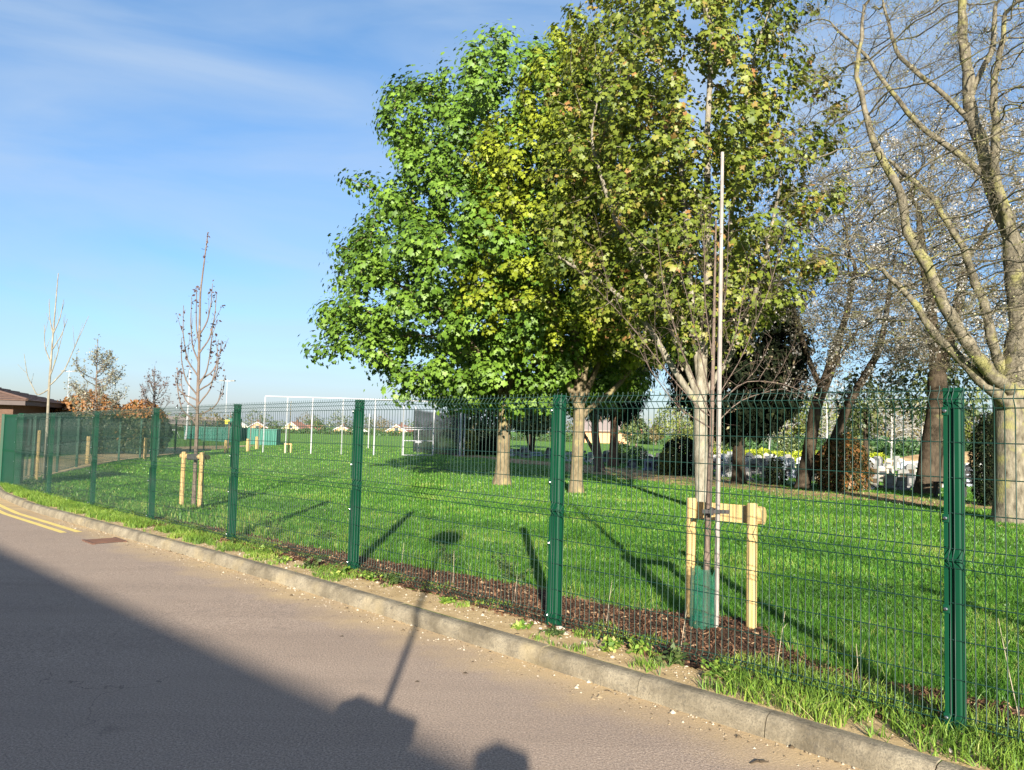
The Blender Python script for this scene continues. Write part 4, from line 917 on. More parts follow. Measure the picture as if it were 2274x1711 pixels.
def netface(q, a, b, z0, z1, n=14):
    vs = []; rr = random.Random(7)
    for i in range(n+1):
        f = i/n; x = a[0]+(b[0]-a[0])*f; y = a[1]+(b[1]-a[1])*f; w_ = .12*math.sin(i*1.9)
        vs += [T(x, y+w_, z0), T(x, y+w_*.3, z1-.25*math.sin(math.pi*f))]
    q.add(vs, [(2*i, 2*i+2, 2*i+3, 2*i+1) for i in range(n)])
netface(q, (-3.3, 53.3), (-3.6, 63.5), 0, 3.4); netface(q, (-3.4, 53.1), (-7.4, 58.5), 0, 3.2); netface(q, (-7.4, 58.5), (-8.0, 64.5), 0, 3.4); netface(q, (-3.6, 63.5), (-8.0, 64.5), 0, 3.4)
q.build('net', M['net'], cage)
gate = empty('field_gate', (-7.05, 50.5, -.25), math.atan2(1.2, 1.75), 'white double gate of tubes between the ball-stop and the net cage', 'gate')
q = MB(); Lg = 2.25
for x in (0.06, Lg): q.tube([(x, 0, .02), (x, 0, 1.85)], .035, 8)
for z in (.04, .98, 1.72, 1.85): q.tube([(.06, 0, z), (Lg, 0, z)], .03, 8)
q.tube([(Lg*.51, 0, .04), (Lg*.51, 0, 1.72)], .025, 8); q.build('gate_frame', M['whitepaint'], gate)
q = MB(); q.box(Lg*.51-.2, Lg*.51+.2, -.05, .05, .84, .96); q.build('latch', M['whitepaint'], gate)

def goal(label, p, w, h, depth=0, net=False, r=.06, rz=0):
    root = empty('goal', p, rz, label, 'goal'); q = MB()
    q.tube([(-w/2, 0, -.1), (-w/2, 0, h), (w/2, 0, h), (w/2, 0, -.1)], r, 6)
    if depth: q.tube([(-w/2, 0, h), (-w/2, depth, .05), (w/2, depth, .05), (w/2, 0, h)], r*.7, 6)
    q.build('goal_frame', M['whitepaint'], root)
    if net:
        n = MB(); n.add([(-w/2, 0, 0), (-w/2, depth, 0), (-w/2, 0, h)], [(0, 1, 2)]); n.add([(w/2, 0, 0), (w/2, depth, 0), (w/2, 0, h)], [(0, 2, 1)]); n.add([(-w/2, 0, h), (w/2, 0, h), (w/2, depth, 0), (-w/2, depth, 0)], [(0, 1, 2, 3)]); n.build('net', M['whitenet'], root)
goal('small white netted goal on the field behind the ball-stop frame', spot(626, 982)+Vector((0, 0, 0)), 2.2, 1.3, 1.6, True, .05, R(65))
goal('white goalposts near the far hedge, between the third and fourth ball-stop posts', spot(650, 974), .9, 2.1)
goal('white goalposts left of the net cage gate', spot(808, 996), .7, 2.9)
goal('narrow white goalposts on the far field right of the tall fence post', spot(860, 981), 1.1, 2.3)
goal('far white goalposts in front of the dark far hedge', spot(788, 973), 1.2, 2.1)
goal('far white goalposts seen over the graves left of the reddish trunk', spot(1346, 986), 1.2, 1.6, 0, False, .08)
goal('far white goalposts behind the gold hedge', spot(1798, 1010), 1.6, 2.0, 0, False, .08)
goal('white five-a-side goal in front of the green hoarding', spot(363, 978), 2.6, 1.0, .8, False, .06, R(-10))

def flood(label, px, base_y, Y, top_y, r=.04):
    d = _F+_Rt*((px-CX)/FPX)-_Up*((top_y-CY)/FPX); x = d.x/d.y*Y; zt = EYE+d.z/d.y*Y; z0 = G(x, Y); h = zt-z0
    root = empty('floodlight_mast', (x, Y, z0), 0, label, 'floodlight'); q = MB(); q.tube([(0, 0, -.2), (0, 0, h*.5), (0, 0, h)], [r*1.3, r, r*.7], 8); q.build('pole', M['whitepaint'], root)
    q = MB(); q.tube([(-.9, 0, h-.25), (.9, 0, h-.25)], .05, 6); q.build('arm', M['whitepaint'], root)
    for s in (-1, 1):
        q = MB(); q.prism([(-.28, 0), (.28, .06), (.24, .2), (-.24, .2)], 'x', s*.85-.3, s*.85+.3); b_ = q.build('lamp', M['greystone'], root); b_.location = (0, 0, h-.3)
flood('two-headed floodlight mast rising behind the orange photinia bushes', 154, 0, 120, 822)
flood('two-headed floodlight mast right of the purple-leaved sapling', 505, 0, 115, 843)
p = spot(411, 983); q = MB(); q.tube([(p.x, p.y, p.z-.2), (p.x+.1, p.y, p.z+1.5), (p.x+.12, p.y, p.z+6.5)], [.13, .08, .04], 8); tag(q.build('white_mast', M['whitepaint']), 'plain white mast standing left of the green container', 'mast')
# green container, hoarding and box
def corrugated(name, label, p, w, d, h, rz, mat):
    root = empty(name, p, rz, label, name.split('_')[-1]); q = MB(); n = int(w/.2); pr = []
    for i in range(n): x = i*w/n; pr += [(x, 0), (x+.06, 0), (x+.1, .05), (x+w/n-.04, .05)]
    pr += [(w, 0), (w, d), (0, d)]; q.prism(pr, 'z', 0, h); q.build('body', mat, root)
    q = MB(); q.box(-.04, w+.04, -.03, d+.04, h, h+.07); q.build('top_rail', mat, root)
    return root
corrugated('green_container', 'green corrugated container behind the path fence', spot(446, 985), 2.75, 2.4, 1.35, R(6), M['tank'])
c2 = spot(505, 986); corrugated('green_cabinet', 'tall dark green cabinet with the yellow sign above it', c2+Vector((-.1, .4, 0)), .8, 1.2, 2.15, R(6), M['tank'])
q = MB(); q.box(-.2, .2, -.03, .03, 0, .36); o = q.build('warning_sign', M['yellowsign']); o.location = c2+Vector((0, -.3, 1.72)); tag(o, 'small yellow sign above the dark green cabinet', 'sign')
q = MB(); q.tube([(0, .04, -1.9), (0, .04, .3)], .03, 6); q.build('post', M['tank'], o)
corrugated('green_box', 'low green box beside the left end of the ball-stop frame', spot(553, 988), 2.3, 1.6, 1.3, R(4), M['tank'])
corrugated('green_hoarding', 'long green hoarding behind the white mast', spot(340, 984)+Vector((0, 6, 0)), 6.2, .15, 1.35, R(2), M['tank'])

# ------------------------------------------------------------------ graveyard
def stone_profile(kind, w, h):
    if kind == 'round': return [(-w/2, 0), (w/2, 0)]+[(w/2*math.cos(math.pi*k/10), h-w/2*.7+w/2*.7*math.sin(math.pi*k/10)) for k in range(11)]
    if kind == 'square': return [(-w/2, 0), (w/2, 0), (w/2, h-.03), (w/2-.03, h), (-w/2+.03, h), (-w/2, h-.03)]
    if kind == 'ogee':
        a = [(w/2, h*.78), (w*.42, h*.86), (w*.26, h*.88), (w*.16, h*.94), (0, h)]
        return [(-w/2, 0), (w/2, 0)]+a+[(-x, z) for x, z in a[-2::-1]]
    if kind == 'shoulder': return [(-w/2, 0), (w/2, 0), (w/2, h*.82), (w*.36, h*.82), (w*.3, h*.93), (0, h), (-w*.3, h*.93), (-w*.36, h*.82), (-w/2, h*.82)]
    if kind == 'cross':
        t = w*.14; return [(-t, 0), (t, 0), (t*.9, h*.62), (w/2, h*.62), (w/2, h*.62+t*2), (t*.9, h*.62+t*2), (t*.8, h), (-t*.8, h), (-t*.9, h*.62+t*2), (-w/2, h*.62+t*2), (-w/2, h*.62), (-t*.9, h*.62)]
STONE_ME = {}
def gravestone(x, y, kind, mkey, w, h, rz, label, group=None, name='gravestone'):
    key = (kind, mkey, round(w, 2), round(h, 2))
    root = empty(name, (x, y, G(x, y)), rz, label, 'gravestone', group)
    if key not in STONE_ME:
        q = MB(); th = .085; pr = stone_profile(kind, w, h-.1); q.prism([(a, z+.1) for a, z in pr], 'y', -th/2, th/2)
        t_ = q.build('tablet', M[mkey]); q = MB(); q.box(-w/2-.08, w/2+.08, -.15, .15, -.1, .101, .012); b_ = q.build('plinth', M[mkey if mkey != 'granite' else 'greystone'])
        q = MB(); q.box(-w*.32, w*.32, -th/2-.006, -th/2+.01, h*.34, h*.70, .004); q.box(-w*.22, w*.22, -th/2-.005, -th/2+.01, h*.24, h*.29); i_ = q.build('inscription', M[{'granite': 'greystone', 'marble': 'greystone', 'greystone': 'bark_dark'}.get(mkey, 'granite')])
        STONE_ME[key] = (t_.data, b_.data, i_.data); [bpy.data.objects.remove(k_) for k_ in (t_, b_, i_)]
    if kind != 'cross': inst('inscription', STONE_ME[key][2], root)
    inst('tablet', STONE_ME[key][0], root); inst('plinth', STONE_ME[key][1], root)
    return root
KN = {'round': 'round-topped', 'square': 'square-topped', 'ogee': 'ogee-topped', 'shoulder': 'shouldered', 'cross': 'cross-shaped'}
MN = {'marble': 'white marble', 'greystone': 'grey stone', 'granite': 'black granite', 'bluestone': 'blue-grey granite', 'sandstone': 'worn sandstone', 'redgranite': 'red granite'}
def gp_(px, py, kind, mkey, wpx, hpx, label, rz=0.0):
    p = spot(px, py); gravestone(p.x, p.y, kind, mkey, wpx*p.y/FPX, hpx*p.y/FPX, rz, label)
gp_(1404, 1041, 'round', 'granite', 23, 19, 'black round-topped gravestone nearest the reddish conifer trunk', .05)
gp_(1440, 1046, 'square', 'bluestone', 19, 26, 'wide blue-grey square gravestone at the front edge of the graves', .1)
gp_(1459, 1047, 'square', 'granite', 14, 22, 'black square gravestone touching the blue-grey one at the front', .1)
gp_(1311, 1028, 'round', 'marble', 14, 24, 'white leaning headstone beside the second maple trunk', .2)
gp_(1319, 1032, 'round', 'granite', 9, 13, 'small black headstone in front of the white leaning one', .2)
gp_(1136, 1010, 'round', 'redgranite', 11, 14, 'red granite headstone right of the sycamore trunk')
gp_(1149, 1012, 'square', 'granite', 13, 14, 'black headstone next to the red granite one')
gp_(1164, 1009, 'square', 'marble', 16, 15, 'broad white headstone midway between the sycamore and the second maple')
gp_(1190, 1013, 'square', 'bluestone', 26, 9, 'low blue-grey slab headstone midway between the two trunks')
gp_(1218, 1012, 'round', 'granite', 20, 11, 'low dark headstone just left of the tall fence post')
gp_(1525, 1054, 'square', 'granite', 11, 20, 'dark headstone left of the olive maple trunk')
gp_(1603, 1056, 'round', 'bluestone', 14, 26, 'blue-grey round headstone right of the olive maple trunk')
gp_(1612, 1040, 'square', 'marble', 11, 20, 'slim white headstone left of the yew trunk')
gp_(1661, 1068, 'square', 'granite', 14, 28, 'black headstone just right of the yew trunk')
gp_(1674, 1054, 'square', 'greystone', 22, 34, 'tall pale grey stone with a broad top right of the yew trunk')
gp_(1700, 1062, 'square', 'sandstone', 16, 22, 'squat sandstone headstone beside the dark potted bush')
gp_(1740, 1062, 'ogee', 'granite', 14, 24, 'black ogee-topped headstone behind the dark potted bush')
gp_(1755, 1058, 'square', 'marble', 12, 22, 'white square headstone left of the leaning plum')
gp_(1776, 1080, 'square', 'marble', 16, 36, 'large white headstone partly hidden by the leaning plum trunk')
gp_(1922, 1088, 'square', 'bluestone', 20, 26, 'grey granite headstone right of the photinia bush')
gp_(1940, 1084, 'square', 'greystone', 22, 30, 'weathered grey headstone, second right of the photinia bush')
gp_(1974, 1086, 'shoulder', 'granite', 22, 34, 'black shouldered headstone with a pale edge, third right of the photinia bush')
gp_(2000, 1090, 'square', 'granite', 26, 30, 'wide black headstone left of the thick leaning trunk')
gp_(2022, 1086, 'square', 'granite', 16, 34, 'tall black headstone against the thick leaning trunk')
gp_(2078, 1082, 'ogee', 'marble', 18, 46, 'tall bright white headstone right of the thick leaning trunk')
gp_(2066, 1092, 'shoulder', 'marble', 10, 30, 'slim white headstone at the foot of the thick leaning trunk')
gp_(2094, 1060, 'round', 'greystone', 18, 30, 'grey round headstone behind the dark bench')
gp_(2150, 1050, 'round', 'marble', 13, 22, 'white round headstone seen over the bench, right of the nearest fence post')
rs = np.random.RandomState(17); n_st = 0
front = lambda x: np.interp(x, [-3, 2, 7, 9, 10.5, 13, 20], [57.5, 51, 42, 34, 31, 29, 26])
for yy in np.arange(29, 56, 2.15):
    for xx in np.arange(-2.5, 26, 1.22):
        x = xx+rs.uniform(-.25, .25); y = yy+rs.uniform(-.3, .3); sx = x/y*FPX+CX
        if y < front(x) or sx > 2240 or sx < 1110 or y > 55.5 or rs.rand() < .14: continue
        if abs(x-7.35) < .9 and abs(y-44.6) < .9 or abs(x-6.6) < .9 and abs(y-46.5) < .9: continue
        k = ['round', 'square', 'ogee', 'shoulder', 'cross', 'round', 'square'][rs.randint(7)]
        mk = ['marble', 'greystone', 'greystone', 'greystone', 'granite', 'bluestone', 'sandstone', 'marble'][rs.randint(8)]
        w_ = [.40, .47, .54][rs.randint(3)]; h_ = [.50, .62, .74][rs.randint(3)]
        gravestone(x, y, k, mk, w_, h_, rs.uniform(-.12, .12), f"{['small', 'middling', 'tall'][[.50, .62, .74].index(h_)]} {MN[mk]} {KN[k]} headstone in the far rows of graves", 'headstones in the rows of the graveyard'); n_st += 1
shrub('potted_bush', 'dark pyramid bush in front of the sandstone headstone', (spot(1722, 1078).x, spot(1722, 1078).y, spot(1722, 1078).z), [(.05, .28), (.4, .36), (.8, .22), (1.05, .06)], M['leaf_yew'], 1500, .09, 131, cat='bush')
p = spot(2122, 1107)
bn = empty('park_bench', p, R(14), 'dark slatted bench between the thick leaning trunk and the columnar cypress', 'bench')
q = MB()
for i in range(4): q.box(-.62, .62, -.22+i*.12, -.13+i*.12, .43, .465, .004)
q.build('seat', M['black'], bn)
q = MB()
for z in (.58, .72): q.box(-.62, .62, -.30, -.265, z, z+.1, .004)
q.build('backrest', M['black'], bn)
for sx in (-1, 1):
    for sy in (-.26, .2):
        q = MB(); q.box(sx*.5-.045, sx*.5+.045, sy-.05, sy+.05, -.05, .43 if sy > 0 else .82, .005); q.build('leg', M['black'], bn)

# gold hedge, soil heap, far dark hedge
def hedge(name, label, pts, w, h, mat, n, size, seed, cat='hedge'):
    root = empty(name, (pts[0][0], pts[0][1], G(*pts[0])), 0, label, cat); b = np.array([pts[0][0], pts[0][1], G(*pts[0])]); rs = np.random.RandomState(seed)
    P = np.array(pts, float); seg = np.linalg.norm(np.diff(P, axis=0), axis=1); c = np.concatenate([[0], np.cumsum(seg)]); u = rs.uniform(0, c[-1], n)
    x = np.interp(u, c, P[:, 0]); y = np.interp(u, c, P[:, 1]); hh = h*(1+.12*np.sin(u*1.7)+.08*np.sin(u*5.3+1))
    q = rs.rand(n); top = q < .35; zz = np.where(top, hh-.05*rs.rand(n), hh*rs.rand(n)); yo = np.where(top, rs.uniform(-w/2, w/2, n), np.where(rs.rand(n) < .85, -w/2+.08*rs.randn(n), w/2))
    q = np.stack([x, y+yo, gz(x, y)+zz], 1)
    leaves('foliage', q-b, mat, root, size, 'oval', seed, up=.7, spread=.6)
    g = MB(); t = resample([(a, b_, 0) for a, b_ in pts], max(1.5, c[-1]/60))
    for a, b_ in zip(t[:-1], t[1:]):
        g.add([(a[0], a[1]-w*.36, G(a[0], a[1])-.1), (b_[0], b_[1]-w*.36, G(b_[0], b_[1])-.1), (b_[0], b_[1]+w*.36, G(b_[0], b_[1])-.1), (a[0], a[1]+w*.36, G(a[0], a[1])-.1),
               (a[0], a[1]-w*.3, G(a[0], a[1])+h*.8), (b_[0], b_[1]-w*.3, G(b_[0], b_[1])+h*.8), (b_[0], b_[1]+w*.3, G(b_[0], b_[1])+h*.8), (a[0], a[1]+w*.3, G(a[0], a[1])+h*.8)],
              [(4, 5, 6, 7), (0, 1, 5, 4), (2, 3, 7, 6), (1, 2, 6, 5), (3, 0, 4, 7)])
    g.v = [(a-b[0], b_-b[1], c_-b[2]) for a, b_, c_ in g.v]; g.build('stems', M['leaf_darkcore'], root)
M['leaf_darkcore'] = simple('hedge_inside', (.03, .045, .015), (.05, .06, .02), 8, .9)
hedge('gold_hedge', 'low clipped yellow-green hedge behind the graves', [(14.0, 57.5), (27.5, 57.0)], .9, .8, M['leaf_hedge'], 9000, .14, 301)
hedge('field_hedge', 'long dark hedge along the far side of the playing field', [(-75, 112), (-48, 128), (-20, 131), (10, 133), (40, 134)], 1.6, 1.0, M['leaf_darkhedge'], 14000, .36, 302)
V = []; nx, ny = 40, 14; rs = np.random.RandomState(2)
for i in range(nx):
    for j in range(ny):
        u, v = i/(nx-1), j/(ny-1); x = 27.3+14*u; y = 55+4.5*v; hgt = .95*math.sin(math.pi*v)**.7*math.sin(math.pi*min(1, max(0, u)))**.5*(1+.25*mnoise.noise(Vector((x*.6, y*.6, 0))))
        V.append((x, y, G(x, y)-.05+hgt))
F = [(i*ny+j, (i+1)*ny+j, (i+1)*ny+j+1, i*ny+j+1) for i in range(nx-1) for j in range(ny-1)]
tag(np_mesh('soil_heap', V, np.array(F), M['soil'], smooth=True), kind='structure')

# ------------------------------------------------------------------ trees beyond the graves and far houses
def far_tree(name, label, x, y, h, rad, lmat, seed, n=1600, size=.34, group=None, z0=1.0, bark='bark_brown', lump=.3):
    b = (x, y, G(x, y)); root = empty(name, b, 0, label, 'tree', group)
    A = envelope([(z0, rad*.35), (h*.35, rad*.9), (h*.55, rad), (h*.8, rad*.65), (h, rad*.1)], (0, 0), 110, seed, lump, .5)
    P, par, Rm, ns = colonize([([(0, 0, -.3), (.1, 0, h*.22), (.05, .1, h*.4)], .02*h, .014*h)], A, h*.07, h*.09, seed, .05)
    Rr, kids = radii(P, par, Rm, .02, .024*h); wood_mesh('trunk', P, par, Rr, M[bark], root, .4, .05)
    Q = envelope([(z0, rad*.35), (h*.35, rad*.9), (h*.55, rad), (h*.8, rad*.65), (h, rad*.1)], (0, 0), n, seed, lump, .3, 1.6)
    cl = np.array([mnoise.noise(Vector(q)*.9) for q in Q]); keep = cl > -.18
    leaves('crown', Q[keep], lmat, root, size, 'oval', seed, up=.6, out=(0, 0), tone=np.clip(.5+cl[keep]+.3*np.random.RandomState(seed).randn(keep.sum()), 0, 1))
    return root
KIND = {'spring': ('leaf_spring', 'pale yellow-green spring tree'), 'mid': ('leaf_mid', 'mid green leafy tree'), 'tan': ('leaf_tan', 'tan-brown budding tree'), 'dark': ('leaf_laurel', 'dark evergreen tree')}
far_tree('willow_tree', 'fresh yellow-green tree standing past the graves left of the olive maple trunk', 17.0, 78, 5.6, 3.0, M['leaf_spring'], 401, 4200, .22, z0=1.2)
far_tree('budding_tree', 'orange-tinged budding tree just left of the olive maple trunk', 21.5, 84, 4.6, 2.2, M['leaf_tan'], 402, 2200, .25, z0=1.0)
rs = np.random.RandomState(33); i = 0
for px in np.arange(1395, 2420, 33):
    k = rs.choice(['spring', 'spring', 'mid', 'tan', 'dark'] if px > 1560 else ['tan', 'mid', 'dark'])
    Y = rs.uniform(95, 125); x = (px+rs.uniform(-14, 14)-CX)/FPX*Y; h = rs.uniform(6.5, 9.0) if px > 1580 else rs.uniform(3.4, 4.6)
    where = 'in the belt behind the gold hedge' if px > 1580 else 'low on the skyline beyond the graves'
    if k == 'dark': h *= .75
    far_tree({'spring': 'spring_tree', 'mid': 'leafy_tree', 'tan': 'budding_tree', 'dark': 'evergreen_tree'}[k], KIND[k][1]+' '+where, x, Y, h, h*rs.uniform(.30, .42), M[KIND[k][0]], 410+i, 1500, .40, 'belt of trees beyond the graveyard', z0=.8); i += 1
for j, px in enumerate(np.arange(1575, 2330, 55)):
    Y = 92+3*math.sin(j*2.1); x = (px-CX)/FPX*Y
    shrub('hedgerow_bush', 'dark undergrowth bush at the foot of the tree belt', (x, Y, G(x, Y)), [(.05, 1.7), (.9, 1.9), (1.7, 1.3), (2.3, .3)], M['leaf_darkhedge'] if j % 3 else M['leaf_laurel'], 1300, .32, 450+j, group='undergrowth below the belt of trees', lump=.3, stems=3)
# white-stemmed birches
for px, Yb, h, rad, lab, sd in ((1710, 62, 4.6, 2.4, 'bare white multi-stemmed birch right of the yew trunk', 1), (1836, 70, 6.0, 1.5, 'bare white birch between the two leaning plum stems', 2), (1980, 66, 5.6, 3.0, 'broad bare white birch left of the nearest fence post', 3), (2046, 60, 4.6, 1.7, 'small bare pale birch left of the thick leaning trunk', 4), (2108, 62, 4.4, 1.3, 'bare pale birch leaning behind the nearest fence post', 5)):
    x = (px-CX)/FPX*Yb; b = (x, Yb, G(x, Yb))
    bare_tree('birch_tree', lab, b, [(x, Yb, b[2]-.2), (x+.02, Yb, b[2]+.8), (x+.05, Yb, b[2]+1.3)], [([(x+.05, Yb, b[2]+1.2), (x+.1, Yb, b[2]+h*.5), (x, Yb, b[2]+h*.9)], .06, .02)],
        [(b[2]+1.6, rad*.5), (b[2]+h*.55, rad), (b[2]+h, rad*.5)], (x, Yb), 170, .35, .085, .013, M['bark_white'], 500+sd, None, 0, twig=(.03, 2, .4, .9, .014), trop=.25, jit=.1)

def house(label, px, Y, w, hw, rise, wallm, roofm, rz, d=7):
    x = (px-CX)/FPX*Y; z = G(x, Y); root = empty('house', (x, Y, z), rz, label, 'house')
    q = MB(); q.prism([(-w/2, 0), (w/2, 0), (w/2, hw), (0, hw+rise), (-w/2, hw)], 'y', 0, d); q.build('wall', M[wallm], root)
    q = MB(); e = .35
    for s in (-1, 1): q.add([(0, -e, hw+rise+.12), (s*(w/2+e), -e, hw-.12), (s*(w/2+e), d+e, hw-.12), (0, d+e, hw+rise+.12), (0, -e, hw+rise-.1), (s*(w/2+e), -e, hw-.34), (s*(w/2+e), d+e, hw-.34), (0, d+e, hw+rise-.1)], [(0, 1, 2, 3), (4, 5, 6, 7), (0, 1, 5, 4), (1, 2, 6, 5), (2, 3, 7, 6)])
    q.build('roof', M[roofm], root)
    q = MB()
    for s in (-1, 1): q.add([(0, -e-.02, hw+rise+.1), (s*(w/2+e), -e-.02, hw-.12), (s*(w/2+e), -e-.02, hw-.42), (0, -e-.02, hw+rise-.22)], [(0, 1, 2, 3)])
    q.build('bargeboard', M['whitepaint'], root)
    for wx, wz in ((-w*.22, hw*.62), (w*.22, hw*.62), (0, hw+rise*.2)):
        q = MB(); q.box(wx-.55, wx+.55, -.03, .05, wz-.55, wz+.55); fr = q.build('window', M['whitepaint'], root); q = MB(); q.box(wx-.45, wx+.45, -.05, -.032, wz-.45, wz+.45); q.build('pane', M['glass'], fr)
    q = MB(); q.box(-.3, .3, d*.6, d*.6+.6, hw+rise-.3, hw+rise+.7); q.build('chimney', M['brick'], root)
house('yellow brick gabled house behind the third ball-stop post', 650, 235, 5.4, 4.7, 1.9, 'brickyellow', 'roofred', R(-8))
house('pale gabled house with a white bargeboard left of the fourth ball-stop post', 762, 250, 9, 3.6, 2.3, 'brickorange', 'roofred', R(6))
house('gabled house half hidden behind the tall fence post and the ball-stop', 800, 258, 9, 3.4, 2.2, 'render', 'roofgrey', R(12))
house('orange brick bungalow below the sycamore', 884, 205, 5.4, 3.6, 1.5, 'brickorange', 'roofred', R(-10))
house('pale brick bungalow right of the orange one below the sycamore', 906, 212, 5, 3.2, 1.2, 'render', 'roofred', R(-6))
house('red roofed house right of the tall dark green cabinet', 533, 240, 7, 4.6, 2.0, 'render', 'roofred', R(40))
house('red roofed house behind the low green box', 575, 250, 8, 4.2, 2.2, 'brickorange', 'roofred', R(15))
house('house with a long red roof right of the yellow gabled house', 722, 262, 9, 3.6, 2.0, 'brick', 'roofred', R(80))
house('bungalow with a brown roof seen over the clipped ball bushes', 1392, 132, 5.5, 2.3, 1.5, 'brickorange', 'roofgrey', R(85))
house('brick bungalow right of the brown roofed one over the clipped balls', 1428, 140, 4.6, 2.1, 1.3, 'brickorange', 'roofred', R(80))
sb = empty('school_building', (-80.5, 186, G(-80.5, 186)+.6), 0, 'long low school building with a grey-brown roof and cream windows far left', 'building')
q = MB(); q.box(-8, 9, 0, 8, 0, 3.0); q.build('wall', M['brick'], sb)
q = MB(); q.prism([(-.6, 2.95), (8.6, 2.95), (8.6, 3.1), (4, 4.9), (-.6, 3.1)], 'x', -8.5, 9.5); q.build('roof', M['roofgrey'], sb)
for k in range(5):
    q = MB(); q.box(-7+k*3.1, -5+k*3.1, -.06, .02, 1.5, 2.6); w_ = q.build('window', M['render'], sb); q = MB(); q.box(-6.85+k*3.1, -5.15+k*3.1, -.09, -.062, 1.62, 2.48); q.build('pane', M['glass'], w_)
i = 0
for px, Y, h, r, k in ((420, 190, 7, 4, 'mid'), (470, 180, 7, 6, 'tan'), (568, 275, 11.5, 5, 'dark'), (595, 270, 9.5, 5, 'mid'), (622, 285, 8, 5, 'dark'), (685, 280, 11, 5, 'tan'), (702, 290, 9, 4.5, 'mid'), (710, 230, 7.6, 3, 'mid'), (700, 270, 10, 5, 'mid'), (752, 268, 11.5, 5, 'dark'), (772, 262, 10, 5, 'mid'), (838, 285, 11, 5, 'tan'), (815, 275, 10.5, 5, 'mid'), (862, 270, 9, 5, 'tan'), (915, 240, 9, 5, 'mid'), (385, 200, 8, 6, 'dark'), (330, 200, 8, 6, 'mid'), (280, 190, 8, 6, 'mid'), (520, 270, 9, 6, 'mid'), (960, 240, 9, 6, 'mid'), (1000, 220, 9, 6, 'mid'), (1045, 210, 8, 6, 'tan'), (1180, 180, 8, 5, 'mid'), (1225, 190, 8, 5, 'tan'), (1290, 170, 8, 5, 'mid'), (1335, 165, 7, 5, 'tan')):
    x = (px-CX)/FPX*Y
    far_tree({'spring': 'spring_tree', 'mid': 'leafy_tree', 'tan': 'budding_tree', 'dark': 'evergreen_tree'}[k], KIND[k][1]+' among the far houses', x, Y, h, r, M[KIND[k][0]], 600+i, 1100, .55, 'trees among the far houses', z0=.8); i += 1

# ------------------------------------------------------------------ grass, mulch chips, weeds, litter
def blades(name, x, y, h, wd, mat, seed, z=0.0, lean=.45, tone=None):
    rs = np.random.RandomState(seed); n = len(x); zz = gz(x, y)+z; th = rs.uniform(0, 2*np.pi, n); c, s = np.cos(th), np.sin(th)
    ph = rs.uniform(0, 2*np.pi, n); l = np.abs(lean*rs.randn(n))*h
    p = np.stack([x, y, zz], 1); wv = np.stack([c, s, 0*c], 1)*(wd/2)[:, None]; m = p+np.stack([np.cos(ph)*l*.35, np.sin(ph)*l*.35, h*.6], 1); t = p+np.stack([np.cos(ph)*l, np.sin(ph)*l, h*.97], 1)
    V = np.stack([p-wv, p+wv, m+wv*.75, m-wv*.75, t], 1).reshape(-1, 3); k = (np.arange(n)*5)[:, None]
    F4 = k+np.array([[0, 1, 2, 3]]); F3 = k+np.array([[3, 2, 4]])
    tn = np.clip(tone if tone is not None else rs.rand(n), 0, 1)
    return tag(np_mesh(name, V, [F4, F3], mat, tone=np.repeat(tn, 5)), kind='stuff')
def pnoise(x, y, f, sd=0.0): return np.array([mnoise.noise(Vector((a*f+sd, b*f, sd))) for a, b in zip(x, y)])
rs = np.random.RandomState(77); X = []; Y_ = []; H = []; Wd = []
for r0, r1, dens, hh, wd in ((4, 7, 4200, .055, .0045), (7, 10, 2600, .055, .0058), (10, 14, 1300, .055, .008), (14, 20, 560, .055, .012), (20, 30, 190, .055, .019), (30, 46, 50, .055, .03), (46, 75, 14, .055, .05)):
    a0, a1 = R(-42), R(50); n = int(dens*(r1*r1-r0*r0)/2*(a1-a0)); r = np.sqrt(rs.uniform(r0*r0, r1*r1, n)); a = rs.uniform(a0, a1, n); x = r*np.sin(a); y = r*np.cos(a)
    s_ = (y-x)/Q2; n_ = (x+y)/Q2; edge = np.interp(s_, MU_S, MU_N)+.06*np.sin(s_*7)+.05*rs.randn(n)
    ok = n_ > np.where(s_ < 14.5, edge, np.maximum(5.1, kf(s_)+.3))
    x = x[ok]; y = y[ok]; X.append(x); Y_.append(y); H.append(np.full(len(x), hh)); Wd.append(np.full(len(x), wd))
X, Y_, H, Wd = map(np.concatenate, (X, Y_, H, Wd))
pn = pnoise(X, Y_, .55, 3.1); pf = pnoise(X, Y_, 2.6, 9.2)
n_ = (X+Y_)/Q2; s_ = (Y_-X)/Q2; rough = sstep(7.6, 5.6, n_)*(.6+.8*(pf > 0))
soil_d = np.abs(np.interp(Y_, [15, 20, 25.5, 30, 36.5, 43, 58], [17, 12.2, 8.3, 6.6, 4.8, 2.5, -5])-X); keep = rs.rand(len(X)) < np.where((soil_d < 1.9) & (Y_ > 15), .30, 1)
hgt = H*(.75+.55*rs.rand(len(X)))*(1+.35*pn)*(1+1.1*rough*rs.rand(len(X)))
tn = .45+.45*pn+.38*pf+.24*rs.randn(len(X))+.25*rough*(rs.rand(len(X)) < .25)
blades('grass', X[keep], Y_[keep], hgt[keep], Wd[keep], M['blade'], 78, 0, .85, tn[keep])
